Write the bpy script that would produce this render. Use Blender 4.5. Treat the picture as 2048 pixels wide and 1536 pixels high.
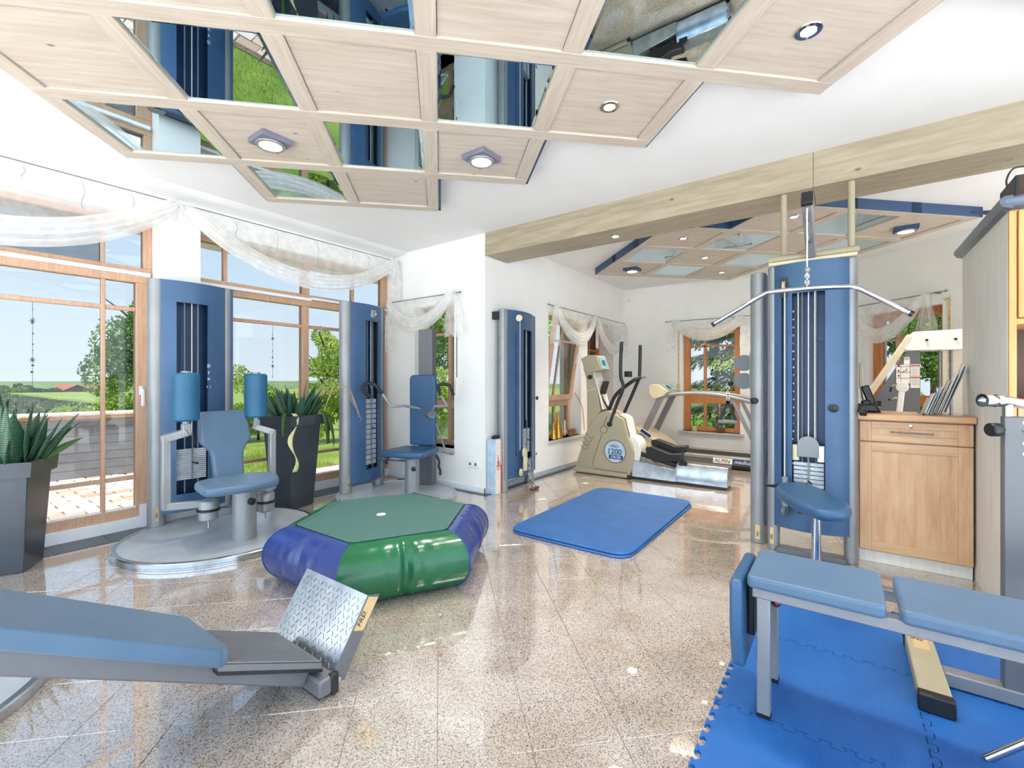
import bpy, bmesh, math, random
from mathutils import Vector, Matrix
random.seed(7)
for o in list(bpy.data.objects): bpy.data.objects.remove(o, do_unlink=True)
C = bpy.context.scene.collection
SC = bpy.context.scene
# ------------------------------------------------------------------ camera
TH = 0.6292246           # yaw of the view from the wall direction +X
CAMH = 1.15
cam = bpy.data.cameras.new('camera'); camo = bpy.data.objects.new('camera', cam); C.objects.link(camo)
cam.sensor_width = 36.0; cam.lens = 908.17 / 2048 * 36.0; cam.shift_y = -7.35 / 2048
cam.clip_start = 0.02; cam.clip_end = 2000
camo.location = (0, 0, CAMH); camo.rotation_euler = (math.pi/2, 0, TH - math.pi/2)
SC.camera = camo
# ------------------------------------------------------------------ world, sun, exposure
w = bpy.data.worlds.new('world'); SC.world = w; w.use_nodes = True
nt = w.node_tree; nt.nodes.clear()
tcw = nt.nodes.new('ShaderNodeTexCoord'); sep = nt.nodes.new('ShaderNodeSeparateXYZ'); nt.links.new(tcw.outputs['Generated'], sep.inputs[0])
rp_ = nt.nodes.new('ShaderNodeValToRGB'); nt.links.new(sep.outputs['Z'], rp_.inputs[0])      # clear summer sky, pale at the horizon
for e_, (p_, c_) in zip([rp_.color_ramp.elements[0], rp_.color_ramp.elements[1], rp_.color_ramp.elements.new(.5), rp_.color_ramp.elements.new(.5)], ((0, (.80, .90, .97, 1)), (1, (.26, .46, .85, 1)), (.18, (.66, .83, .98, 1)), (.5, (.42, .64, .94, 1)))): e_.position = p_; e_.color = c_
bg = nt.nodes.new('ShaderNodeBackground'); bg.inputs['Strength'].default_value = 2.15
wo = nt.nodes.new('ShaderNodeOutputWorld')
nt.links.new(rp_.outputs[0], bg.inputs[0]); nt.links.new(bg.outputs[0], wo.inputs[0])
sun = bpy.data.lights.new('sun', 'SUN'); suno = bpy.data.objects.new('sun', sun); C.objects.link(suno)
sun.energy = 12.5; sun.angle = math.radians(0.6); sun.color = (1.0, 0.97, 0.93)
suno.rotation_euler = Vector((0.55, 0.10, -1.0)).to_track_quat('-Z', 'Y').to_euler()
suno.location = (0, 30, 40)
vs = SC.view_settings; vs.view_transform = 'Standard'; vs.look = 'None'; vs.gamma = 1.0; vs.use_curve_mapping = False
vs.exposure = 0.88
LAMP = 2.5
# ------------------------------------------------------------------ mesh helpers
class MB:
    def __init__(s): s.v = []; s.f = []
    def add(s, vs_, fs):
        b = len(s.v); s.v += [tuple(p) for p in vs_]; s.f += [tuple(b+i for i in q) for q in fs]; return s
    def hexa(s, c):      # 8 corners: bottom 0-3 ccw, top 4-7
        return s.add(c, [(3,2,1,0),(4,5,6,7),(0,1,5,4),(1,2,6,5),(2,3,7,6),(3,0,4,7)])
    def box(s, x0,x1,y0,y1,z0,z1):
        if x0>x1: x0,x1=x1,x0
        if y0>y1: y0,y1=y1,y0
        if z0>z1: z0,z1=z1,z0
        return s.hexa([(x0,y0,z0),(x1,y0,z0),(x1,y1,z0),(x0,y1,z0),(x0,y0,z1),(x1,y0,z1),(x1,y1,z1),(x0,y1,z1)])
    def beam(s, p0, p1, wd, ht, up=(0,0,1)):
        p0=Vector(p0); p1=Vector(p1); d=(p1-p0).normalized(); u=Vector(up); sd=d.cross(u)
        if sd.length<1e-5: sd=d.cross(Vector((1,0,0)))
        sd.normalize(); u=sd.cross(d).normalized(); a=sd*wd/2; b=u*ht/2
        return s.hexa([p0-a-b,p0+a-b,p1+a-b,p1-a-b,p0-a+b,p0+a+b,p1+a+b,p1-a+b])
    def cyl(s, p0, p1, r, r1=None, n=20):
        return s.tube([p0,p1], [r, r if r1 is None else r1], n)
    def tube(s, pts, r, n=12, cap=True, closed=False):
        P=[Vector(p) for p in pts]; N=len(P); rs=r if isinstance(r,(list,tuple)) else [r]*N
        T=[]
        for i in range(N):
            a=P[(i-1)%N] if (closed or i>0) else P[i]; b=P[(i+1)%N] if (closed or i<N-1) else P[i]
            t=(b-a); T.append(t.normalized() if t.length>1e-9 else Vector((0,0,1)))
        nv=T[0].orthogonal().normalized(); rings=[]
        for i in range(N):
            nv=(nv-T[i]*nv.dot(T[i])); nv=nv.normalized() if nv.length>1e-6 else T[i].orthogonal().normalized()
            bv=T[i].cross(nv)
            rings.append([P[i]+(nv*math.cos(2*math.pi*k/n)+bv*math.sin(2*math.pi*k/n))*rs[i] for k in range(n)])
        vs_=[p for rg in rings for p in rg]; fs=[]
        for i in range(N if closed else N-1):
            j=(i+1)%N
            for k in range(n): fs.append((i*n+k,i*n+(k+1)%n,j*n+(k+1)%n,j*n+k))
        if cap and not closed:
            fs.append(tuple(reversed(range(n)))); fs.append(tuple((N-1)*n+k for k in range(n)))
        return s.add(vs_,fs)
    def lathe(s, prof, c, n=24, ax=(0,0,1), ring=False):
        ax=Vector(ax).normalized(); a=ax.orthogonal().normalized(); b=ax.cross(a); c=Vector(c); vs_=[]; fs=[]
        for r,z in prof:
            for k in range(n): vs_.append(c+ax*z+(a*math.cos(2*math.pi*k/n)+b*math.sin(2*math.pi*k/n))*max(r,1e-5))
        for i in range(len(prof)-1):
            for k in range(n): fs.append((i*n+k,i*n+(k+1)%n,(i+1)*n+(k+1)%n,(i+1)*n+k))
        if ring:
            i=len(prof)-1
            for k in range(n): fs.append((i*n+k,i*n+(k+1)%n,(k+1)%n,k))
        else: fs.append(tuple(reversed(range(n)))); fs.append(tuple((len(prof)-1)*n+k for k in range(n)))
        return s.add(vs_,fs)
    def prism(s, poly, off):
        n=len(poly); off=Vector(off); P=[Vector(p) for p in poly]
        return s.add(P+[p+off for p in P],[tuple(reversed(range(n))),tuple(range(n,2*n))]+[(i,(i+1)%n,n+(i+1)%n,n+i) for i in range(n)])
    def grid(s, nu, nv, fn, cu=False):
        vs_=[fn(i/(nu if cu else nu-1) , j/(nv-1)) for j in range(nv) for i in range(nu)]; fs=[]
        for j in range(nv-1):
            for i in range(nu if cu else nu-1):
                k=(i+1)%nu; fs.append((j*nu+i,j*nu+k,(j+1)*nu+k,(j+1)*nu+i))
        return s.add(vs_,fs)
    def sphere(s, c, r, n=16):
        m=n//2; return s.lathe([(r*math.sin(math.pi*i/m),-r*math.cos(math.pi*i/m)) for i in range(m+1)],c,n)
WL = {}
def worg(p): return WL.get(p.name, Vector((0,0,0))) if p else Vector((0,0,0))
def obj(name, mb, mat, parent=None, bevel=0, seg=2, smooth=True, sub=0, solid=0, angle=38, wn=False):
    V=[Vector(p) for p in mb.v]
    if parent is not None: org=worg(parent)
    else:
        xs=[p.x for p in V]; ys=[p.y for p in V]; zs=[p.z for p in V]
        org=Vector(((min(xs)+max(xs))/2,(min(ys)+max(ys))/2,min(zs)))
    me=bpy.data.meshes.new(name); me.from_pydata([tuple(p-org) for p in V],[],mb.f)
    bm=bmesh.new(); bm.from_mesh(me); bmesh.ops.recalc_face_normals(bm,faces=bm.faces); bm.to_mesh(me); bm.free()
    me.materials.append(M[mat] if isinstance(mat,str) else mat)
    if smooth:
        me.polygons.foreach_set('use_smooth',[True]*len(me.polygons)); me.set_sharp_from_angle(angle=math.radians(angle))
    o=bpy.data.objects.new(name,me); C.objects.link(o)
    if parent is not None: o.parent=parent
    else: o.location=org
    WL[o.name]=org
    if solid: m=o.modifiers.new('solid','SOLIDIFY'); m.thickness=solid; m.offset=0
    if bevel: m=o.modifiers.new('bevel','BEVEL'); m.width=bevel; m.segments=seg; m.limit_method='ANGLE'; m.angle_limit=math.radians(40)
    if sub: m=o.modifiers.new('sub','SUBSURF'); m.levels=sub; m.render_levels=sub
    return o
def thing(name, loc, label=None, cat=None, group=None, kind=None):
    o=bpy.data.objects.new(name,None); C.objects.link(o); o.location=loc; o.empty_display_size=.1; WL[o.name]=Vector(loc)
    return tag(o,label,cat,group,kind)
def tag(o,label=None,cat=None,group=None,kind=None):
    if label: o['label']=label
    if cat: o['category']=cat
    if group: o['group']=group
    if kind: o['kind']=kind
    return o
def inst(src, loc, parent=None, rot=None, name=None):
    o=src.copy(); C.objects.link(o)
    if name: o.name=name
    o.parent=parent; o.location=loc
    if rot is not None: o.rotation_euler=rot
    return o
def text(s, size, org, right, up, mat, parent, name='lettering', align='LEFT', ext=.0006, shear=0, bold=0):
    cu=bpy.data.curves.new('t','FONT'); cu.body=s; cu.size=size; cu.extrude=ext; cu.align_x=align; cu.shear=shear; cu.offset=bold; cu.resolution_u=3
    ob=bpy.data.objects.new('t',cu); C.objects.link(ob)
    dg=bpy.context.evaluated_depsgraph_get(); me=bpy.data.meshes.new_from_object(ob.evaluated_get(dg))
    r=Vector(right).normalized(); u=Vector(up).normalized(); nn=r.cross(u); og=Vector(org)
    mb=MB(); mb.add([og+r*v.co.x+u*v.co.y+nn*v.co.z for v in me.vertices],[tuple(p.vertices) for p in me.polygons])
    bpy.data.objects.remove(ob,do_unlink=True); bpy.data.curves.remove(cu); bpy.data.meshes.remove(me)
    return obj(name,mb,mat,parent,smooth=False)
def disc_poly(c, r, ax, n=20):
    ax=Vector(ax).normalized(); a=ax.orthogonal().normalized(); b=ax.cross(a); c=Vector(c)
    return [c+(a*math.cos(2*math.pi*k/n)+b*math.sin(2*math.pi*k/n))*r for k in range(n)]
def smooth_path(pts, n=6):
    P=[Vector(p) for p in pts]; out=[]
    for i in range(len(P)-1):
        a=P[max(i-1,0)]; b=P[i]; c=P[i+1]; d=P[min(i+2,len(P)-1)]
        for k in range(n):
            t=k/n; out.append(.5*((2*b)+(c-a)*t+(2*a-5*b+4*c-d)*t*t+(3*b-a-3*c+d)*t*t*t))
    out.append(P[-1]); return out
def round_poly(pts, r, n=5):       # round the corners of a planar polygon
    P=[Vector(p) for p in pts]; out=[]; N=len(P)
    for i in range(N):
        a=P[i-1]; b=P[i]; c=P[(i+1)%N]; l=min(r,(a-b).length*.48,(c-b).length*.48)
        s=b+(a-b).normalized()*l; e=b+(c-b).normalized()*l
        for k in range(n+1):
            t=k/n; out.append(s*(1-t)**2+b*2*t*(1-t)+e*t*t)
    return out
# ------------------------------------------------------------------ materials
M={}
def lin(c): return tuple((x/255/12.92 if x/255<=.04045 else ((x/255+.055)/1.055)**2.4) for x in c)+(1,)
def base(name):
    m=bpy.data.materials.new(name); m.use_nodes=True; M[name]=m; n=m.node_tree
    b=n.nodes['Principled BSDF']; return m,n,b
def N(n,t,**kw):
    x=n.nodes.new(t)
    for k,v in kw.items():
        if k in x.inputs: x.inputs[k].default_value=v
        else: setattr(x,k,v)
    return x
def wpos(n, scale=(1,1,1), rot=(0,0,0)):
    g=n.nodes.new('ShaderNodeNewGeometry'); mp=n.nodes.new('ShaderNodeMapping'); mp.inputs['Scale'].default_value=scale
    mp.vector_type='POINT'; rt=n.nodes.new('ShaderNodeVectorRotate'); rt.rotation_type='EULER_XYZ'; rt.inputs['Rotation'].default_value=rot
    n.links.new(g.outputs['Position'],rt.inputs['Vector']); n.links.new(rt.outputs[0],mp.inputs['Vector']); return mp.outputs[0]
def ramp(n, fac, stops):
    r=n.nodes.new('ShaderNodeValToRGB'); e=r.color_ramp.elements
    while len(e)<len(stops): e.new(.5)
    for i,(p,c) in enumerate(stops): e[i].position=p; e[i].color=lin(c) if len(c)==3 else c
    n.links.new(fac,r.inputs[0]); return r.outputs[0]
def bump(n,b,h,strength=.1,dist=.002):
    x=N(n,'ShaderNodeBump',Strength=strength,Distance=dist); n.links.new(h,x.inputs['Height']); n.links.new(x.outputs[0],b.inputs['Normal'])
def plain(name,c,rough=.5,metal=0,var=.06,scale=8,bmp=0,bscale=200,spec=.5,coat=0,emit=0,sheen=0):
    m,n,b=base(name); p=wpos(n)
    t=N(n,'ShaderNodeTexNoise',Scale=scale,Detail=4.0); n.links.new(p,t.inputs['Vector'])
    c0=tuple(max(0,x*(1-var)) for x in c); c1=tuple(min(255,x*(1+var)) for x in c)
    n.links.new(ramp(n,t.outputs['Fac'],[(.3,c0),(.7,c1)]),b.inputs['Base Color'])
    b.inputs['Roughness'].default_value=rough; b.inputs['Metallic'].default_value=metal; b.inputs['Specular IOR Level'].default_value=spec; b.inputs['Coat Weight'].default_value=coat; b.inputs['Coat Roughness'].default_value=.08
    if sheen: b.inputs['Sheen Weight'].default_value=sheen
    if bmp:
        q=N(n,'ShaderNodeTexNoise',Scale=bscale,Detail=3.0); n.links.new(p,q.inputs['Vector']); bump(n,b,q.outputs['Fac'],bmp)
    if emit: b.inputs['Emission Color'].default_value=lin(c); b.inputs['Emission Strength'].default_value=emit
    return m
def wood(name,c0,c1,rot=(0,0,0),rough=.45,stretch=14,scale=1.0,knots=False,cross=None):
    # grain runs along the local x direction after rotation
    m,n,b=base(name); s=scale; p=wpos(n,(s*1.0,s*stretch,s*stretch),rot)
    t=N(n,'ShaderNodeTexNoise',Scale=3.0,Detail=6.0,Roughness=.6,Distortion=.4); n.links.new(p,t.inputs['Vector'])
    col=ramp(n,t.outputs['Fac'],[(.3,c0),(.72,c1)])
    if knots:
        v=N(n,'ShaderNodeTexVoronoi',Scale=1.7); n.links.new(wpos(n,(s*2.2,s*4.2,s*4.2),rot),v.inputs['Vector'])
        k=ramp(n,v.outputs['Distance'],[(.03,(105,82,62)),(.085,(255,255,255))])
        mx=N(n,'ShaderNodeMix',data_type='RGBA',blend_type='MULTIPLY'); mx.inputs[0].default_value=.75
        n.links.new(col,mx.inputs[6]); n.links.new(k,mx.inputs[7]); col=mx.outputs[2]
    n.links.new(col,b.inputs['Base Color']); b.inputs['Roughness'].default_value=rough
    bump(n,b,t.outputs['Fac'],.12,.001); return m
plain('wall_paint',(236,235,231),.85,0,.012,3,.05,140)
plain('ceiling_paint',(230,230,228),.9,0,.01,3)
plain('white_trim',(232,234,236),.45,0,.015,6)
plain('white_plastic',(233,232,226),.35,0,.02,10)
plain('grout',(166,152,136),.8,0,.08,40)
# granite
def granite(name,tone,rough):
    m,n,b=base(name); p=wpos(n)
    v=N(n,'ShaderNodeTexVoronoi',Scale=290.0); n.links.new(p,v.inputs['Vector'])
    sep=N(n,'ShaderNodeSeparateColor'); n.links.new(v.outputs['Color'],sep.inputs[0])
    k=tone
    c1=ramp(n,sep.outputs[0],[(.0,(92*k,88*k,86*k)),(.11,(128*k,120*k,114*k)),(.22,(184*k,168*k,154*k)),(.55,(204*k,191*k,178*k)),(.85,(220*k,211*k,202*k)),(1,(196*k,178*k,160*k))])
    t=N(n,'ShaderNodeTexNoise',Scale=5.0,Detail=3.0); n.links.new(p,t.inputs['Vector'])
    c2=ramp(n,t.outputs['Fac'],[(.35,(236,228,220)),(.7,(255,255,255))])
    mx=N(n,'ShaderNodeMix',data_type='RGBA',blend_type='MULTIPLY'); mx.inputs[0].default_value=1
    n.links.new(c1,mx.inputs[6]); n.links.new(c2,mx.inputs[7]); n.links.new(mx.outputs[2],b.inputs['Base Color'])
    b.inputs['Roughness'].default_value=rough; b.inputs['Specular IOR Level'].default_value=.75
    b.inputs['Coat Weight'].default_value=1; b.inputs['Coat Roughness'].default_value=.02; b.inputs['Coat IOR'].default_value=2.6
granite('granite',.90,.16)
plain('slate',(54,60,68),.25,0,.22,26,.1,60)
G45=(0,0,math.radians(45))
wood('panel_wood',(182,169,153),(204,194,181),G45,.5,12,1.1,True)
wood('batten_wood',(181,168,152),(203,193,180),G45,.5,16,1.4)
wood('batten_wood_cross',(180,167,151),(202,192,179),(0,0,math.radians(-45)),.5,16,1.4)
wood('beam_wood',(150,137,114),(178,166,143),(0,0,math.radians(90)),.5,10,.9,True)
wood('window_wood',(188,148,118),(208,170,142),(0,math.radians(90),0),.42,14,1.5)
wood('window_wood_orange',(176,104,48),(204,134,72),(0,math.radians(90),0),.4,14,1.5)
wood('cabinet_wood',(196,150,108),(222,184,146),(0,math.radians(90),0),.42,9,1.0)
wood('cabinet_wood_cross',(196,152,110),(222,186,150),(0,0,math.radians(90)),.42,9,1.0)
wood('counter_wood',(196,146,100),(216,170,124),(0,0,math.radians(90)),.3,9,1.0)
wood('pale_wood',(220,215,205),(236,232,224),(0,math.radians(90),0),.5,12,.9)
wood('honey_wood',(206,146,82),(226,172,108),(0,math.radians(90),0),.4,9,.8)
wood('dark_wood',(70,44,26),(100,66,40),(0,math.radians(90),0),.45,9,.8)
plain('panel_blue',(44,72,108),.45,0,.05,5)
plain('tower_blue',(60,92,128),.34,.15,.05,4)
plain('pad_blue',(72,99,124),.42,0,.03,6,.12,500,sheen=.1)
plain('pad_deep',(46,84,120),.42,0,.03,6,.12,500)
plain('roller_blue',(26,86,120),.5,0,.04,6,.1,400)
plain('mat_blue',(38,92,152),.5,0,.06,7,.1,300)
plain('vinyl_blue',(38,56,114),.22,0,.05,6,.25,9)
plain('vinyl_green',(14,88,52),.22,0,.05,6,.25,9)
plain('mesh_green',(62,98,92),.55,0,.08,120,.3,900)
plain('silver',(146,148,149),.42,.35,.03,6)
plain('silver_dark',(124,127,130),.4,.4,.04,6)
plain('steel_grey',(106,107,110),.4,.3,.03,6)
plain('frame_grey',(130,131,134),.42,.3,.03,6)
plain('chrome',(196,197,200),.06,1,.01,4)
plain('alu_edge',(190,196,200),.18,.95,.03,6)
plain('platform_grey',(176,181,186),.32,.2,.05,7)
plain('rubber',(26,27,29),.6,0,.1,20)
plain('black_plastic',(22,22,24),.4,0,.1,10)
plain('dark_inside',(30,40,52),.4,.2,.1,10)
plain('slot_blue',(22,52,86),.35,.2,.08,8)
plain('plate_steel',(182,190,198),.3,.25,.08,14)
plain('planter',(58,63,70),.30,.15,.06,6)
plain('lamp_plate',(118,120,140),.4,.2,.04,8)
plain('soil',(58,44,32),.95,0,.3,60)
plain('machine_cream',(204,194,164),.4,0,.02,6)
plain('machine_white',(226,224,216),.4,0,.02,6)
plain('shell_beige',(166,156,130),.42,0,.02,6)
plain('shell_crease_shade',(112,104,84),.5,0,.02,6)  # darker shell beige, painted shade for the creases and recess lines
plain('paddle_grey',(104,109,114),.4,.1,.03,6)
plain('board_grey',(138,144,149),.6,0,.05,8)
plain('cornice',(86,97,110),.3,.3,.04,6)
plain('paper',(232,224,212),.7,0,.02,20)
plain('ink',(30,32,40),.6,0,.02,10)
plain('ink_red',(176,72,50),.6,0,.05,10)
plain('ink_teal',(20,88,110),.5,0,.05,10)
plain('ink_navy',(16,58,118),.5,0,.05,10)
plain('lettering_white',(240,240,240),.5,0,.01,10)
plain('label_gold',(206,180,130),.4,.2,.04,30)
plain('screen_teal',(128,172,176),.2,0,.12,30)
plain('box_blue',(176,198,216),.5,0,.06,12)
plain('gold',(190,140,60),.3,.8,.3,90)
plain('candle',(232,226,214),.6,0,.05,30)
plain('stone_sill',(196,192,186),.25,0,.06,40)
plain('speaker_brown',(62,38,22),.5,0,.1,9)
plain('cone_dried',(128,98,72),.8,0,.35,60)
plain('twig',(150,118,82),.8,0,.2,30)
plain('straw',(206,180,138),.7,0,.15,30)
plain('leaf_dry',(206,206,150),.6,0,.1,20)
plain('knob_red',(90,26,22),.2,0,.1,10)
plain('cable_black',(24,22,22),.5,0,.05,10)
plain('rope',(216,208,196),.7,0,.1,300)
plain('bounce_ground_pale',(190,192,195),.85,0,.05,2)  # for the added ground that throws sunlight into the room
plain('soffit',(238,238,234),.8,0,.02,4)
plain('render_grey',(176,180,184),.6,0,.05,8)
plain('roof_red',(150,84,66),.8,0,.15,3)
plain('barn_wall',(92,84,78),.8,0,.12,3)
plain('barn_white',(222,216,206),.8,0,.06,3)
plain('bark',(92,74,56),.9,0,.25,20,.4,40)
plain('bench_wood',(206,160,112),.5,0,.1,12)
plain('bench_top',(236,226,214),.5,0,.05,12)
def foliage(name,c0,c1,scale=2.0):
    m,n,b=base(name); t=N(n,'ShaderNodeTexNoise',Scale=scale,Detail=4.0); n.links.new(wpos(n),t.inputs['Vector'])
    cr=ramp(n,t.outputs['Fac'],[(.35,c0),(.68,c1)]); n.links.new(cr,b.inputs['Base Color']); b.inputs['Roughness'].default_value=.55
    tr=N(n,'ShaderNodeBsdfTranslucent'); n.links.new(cr,tr.inputs['Color']); mx=N(n,'ShaderNodeMixShader'); mx.inputs[0].default_value=.35
    n.links.new(b.outputs[0],mx.inputs[1]); n.links.new(tr.outputs[0],mx.inputs[2]); n.links.new(mx.outputs[0],n.nodes['Material Output'].inputs[0])
foliage('leaf_bright',(112,152,48),(196,212,92),1.2)
foliage('leaf_mid',(76,118,50),(150,182,78),1.2)
foliage('leaf_dark',(34,66,36),(84,120,56),1.2)
foliage('leaf_spruce',(60,96,52),(176,192,100),1.0)
foliage('leaf_hill',(58,88,52),(106,130,78),.05)
foliage('meadow',(92,120,70),(140,160,96),.05)
foliage('lawn_green',(126,158,58),(178,194,92),1.5)
# sansevieria: dark cross bands on green
def sanse(name):
    m,n,b=base(name); p=wpos(n,(1,1,1)); wv=N(n,'ShaderNodeTexWave',Scale=26.0,Distortion=5.0,Detail=3.0); wv.bands_direction='Z'; n.links.new(p,wv.inputs['Vector'])
    n.links.new(ramp(n,wv.outputs['Fac'],[(.3,(26,58,44)),(.75,(74,112,84))]),b.inputs['Base Color']); b.inputs['Roughness'].default_value=.35
sanse('sansevieria')
def glass(name,tint=(1,1,1,1),ior=1.45):
    m,n,b=base(name); n.nodes.remove(b); t=N(n,'ShaderNodeBsdfTransparent'); t.inputs[0].default_value=tint
    g=N(n,'ShaderNodeBsdfGlossy'); g.inputs['Roughness'].default_value=.01; lw=N(n,'ShaderNodeLayerWeight'); pw=N(n,'ShaderNodeMath',operation='POWER'); pw.inputs[1].default_value=5; n.links.new(lw.outputs['Facing'],pw.inputs[0]); fr=N(n,'ShaderNodeMath',operation='MULTIPLY_ADD'); n.links.new(pw.outputs[0],fr.inputs[0]); fr.inputs[1].default_value=.9; fr.inputs[2].default_value=.03; mx=N(n,'ShaderNodeMixShader')
    n.links.new(fr.outputs[0],mx.inputs[0]); n.links.new(t.outputs[0],mx.inputs[1]); n.links.new(g.outputs[0],mx.inputs[2]); n.links.new(mx.outputs[0],n.nodes['Material Output'].inputs[0])
glass('pane_glass',(.495,.50,.505,1)); glass('vase_glass',(.93,.95,.95,1),1.5); glass('acrylic',(.86,.88,.92,1),1.5)  # grey tint of the window panes is added to dim the outdoors
m,n,b=base('dark_room_glass'); b.inputs['Base Color'].default_value=lin((38,36,34)); b.inputs['Roughness'].default_value=.08  # opaque panes, coloured dark for the unlit room behind them
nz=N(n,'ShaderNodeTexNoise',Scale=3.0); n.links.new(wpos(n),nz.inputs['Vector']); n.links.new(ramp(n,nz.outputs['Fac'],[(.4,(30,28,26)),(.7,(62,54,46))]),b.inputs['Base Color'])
m,n,b=base('mirror'); b.inputs['Base Color'].default_value=(.52,.66,.72,1); b.inputs['Metallic'].default_value=1; b.inputs['Roughness'].default_value=.015
nz=N(n,'ShaderNodeTexNoise',Scale=1.5); n.links.new(wpos(n),nz.inputs['Vector']); n.links.new(ramp(n,nz.outputs['Fac'],[(.3,(.50,.64,.70,1)),(.7,(.55,.69,.75,1))]),b.inputs['Base Color'])
def sheer(name,lo,hi):
    m,n,b=base(name); nz=N(n,'ShaderNodeTexNoise',Scale=14.0,Detail=5.0); n.links.new(wpos(n),nz.inputs['Vector'])
    df=N(n,'ShaderNodeBsdfDiffuse'); df.inputs[0].default_value=lin((250,249,247)); tl=N(n,'ShaderNodeBsdfTranslucent'); tl.inputs[0].default_value=lin((252,251,249)); tp=N(n,'ShaderNodeBsdfTransparent')
    a1=N(n,'ShaderNodeMixShader'); a1.inputs[0].default_value=.35; n.links.new(df.outputs[0],a1.inputs[1]); n.links.new(tl.outputs[0],a1.inputs[2])
    a2=N(n,'ShaderNodeMixShader'); rr=N(n,'ShaderNodeMapRange'); rr.inputs[3].default_value=lo; rr.inputs[4].default_value=hi; n.links.new(nz.outputs['Fac'],rr.inputs[0]); n.links.new(rr.outputs[0],a2.inputs[0])
    n.links.new(tp.outputs[0],a2.inputs[1]); n.links.new(a1.outputs[0],a2.inputs[2]); n.nodes.remove(b); n.links.new(a2.outputs[0],n.nodes['Material Output'].inputs[0])
sheer('sheer',.22,.52); sheer('sheer_dense',.40,.70)
m,n,b=base('lamp_glow'); b.inputs['Base Color'].default_value=(1,.9,.7,1); b.inputs['Emission Color'].default_value=(1,.80,.50,1); b.inputs['Emission Strength'].default_value=5
# checker plate, puzzle foam, ribbed rubber, paving
m,n,b=base('checker_plate'); p=wpos(n,(1,1,1),(0,0,math.radians(45)))
br=N(n,'ShaderNodeTexBrick',Scale=46.0); br.inputs['Mortar Size'].default_value=.3; br.inputs['Row Height'].default_value=.25; br.inputs['Brick Width'].default_value=.9; n.links.new(p,br.inputs['Vector'])
b.inputs['Base Color'].default_value=lin((176,182,188)); b.inputs['Metallic'].default_value=.85; b.inputs['Roughness'].default_value=.25; bump(n,b,br.outputs['Fac'],.5,.003)
nz=N(n,'ShaderNodeTexNoise',Scale=9.0); n.links.new(wpos(n),nz.inputs['Vector']); n.links.new(ramp(n,nz.outputs['Fac'],[(.3,(158,164,170)),(.7,(192,197,202))]),b.inputs['Base Color'])
m,n,b=base('puzzle_foam'); nz=N(n,'ShaderNodeTexNoise',Scale=4.0,Detail=4.0); n.links.new(wpos(n),nz.inputs['Vector']); n.links.new(ramp(n,nz.outputs['Fac'],[(.3,(12,82,150)),(.7,(28,98,166))]),b.inputs['Base Color']); b.inputs['Roughness'].default_value=.5
wv=N(n,'ShaderNodeTexWave',Scale=55.0); wv.bands_direction='X'; n.links.new(wpos(n),wv.inputs['Vector']); w2=N(n,'ShaderNodeTexWave',Scale=55.0); w2.bands_direction='Y'; n.links.new(wpos(n),w2.inputs['Vector'])
mm=N(n,'ShaderNodeMath',operation='MULTIPLY'); n.links.new(wv.outputs['Fac'],mm.inputs[0]); n.links.new(w2.outputs['Fac'],mm.inputs[1]); bump(n,b,mm.outputs[0],.5,.0015)
m,n,b=base('ribbed_rubber'); wv=N(n,'ShaderNodeTexWave',Scale=34.0); wv.bands_direction='Y'; n.links.new(wpos(n),wv.inputs['Vector']); b.inputs['Roughness'].default_value=.4
n.links.new(ramp(n,wv.outputs['Fac'],[(.25,(16,16,17)),(.8,(112,112,114))]),b.inputs['Base Color']); bump(n,b,wv.outputs['Fac'],.6,.004)
m,n,b=base('paver'); oi=N(n,'ShaderNodeObjectInfo'); nz=N(n,'ShaderNodeTexNoise',Scale=20.0,Detail=5.0); n.links.new(wpos(n),nz.inputs['Vector'])
mm=N(n,'ShaderNodeMath',operation='MULTIPLY_ADD'); n.links.new(nz.outputs['Fac'],mm.inputs[0]); mm.inputs[1].default_value=.5; n.links.new(oi.outputs['Random'],mm.inputs[2])
n.links.new(ramp(n,mm.outputs[0],[(.25,(196,158,138)),(.7,(224,196,178)),(1.2,(236,220,206))]),b.inputs['Base Color']); b.inputs['Roughness'].default_value=.85
plain('paver_joint',(120,98,78),.95,0,.3,30)
# ------------------------------------------------------------------ geometry of the place
ZC=2.645; YF=4.47; YL=4.32; XW=3.565; YB=2.935; XB=7.2
Fv=Vector((math.cos(TH),math.sin(TH))); Rv=Vector((math.sin(TH),-math.cos(TH)))
def proj(x,y,z):
    q=Vector((x,y)); d=q.dot(Fv)
    if d<.05: return None
    return 1024+908.17*q.dot(Rv)/d, 760.65-908.17*(z-CAMH)/d, d
S2=math.sqrt(.5)
def gw(g1,g2): return (g1*S2+g2*S2, -g1*S2+g2*S2)
AA=Vector((7.18,-.12)); AD=Vector((-S2,-S2)); AN=Vector((S2,-S2))   # angled wall: start, direction, outward
def aw(s,t=0): p=AA+AD*s+AN*t; return (p.x,p.y)
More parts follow.
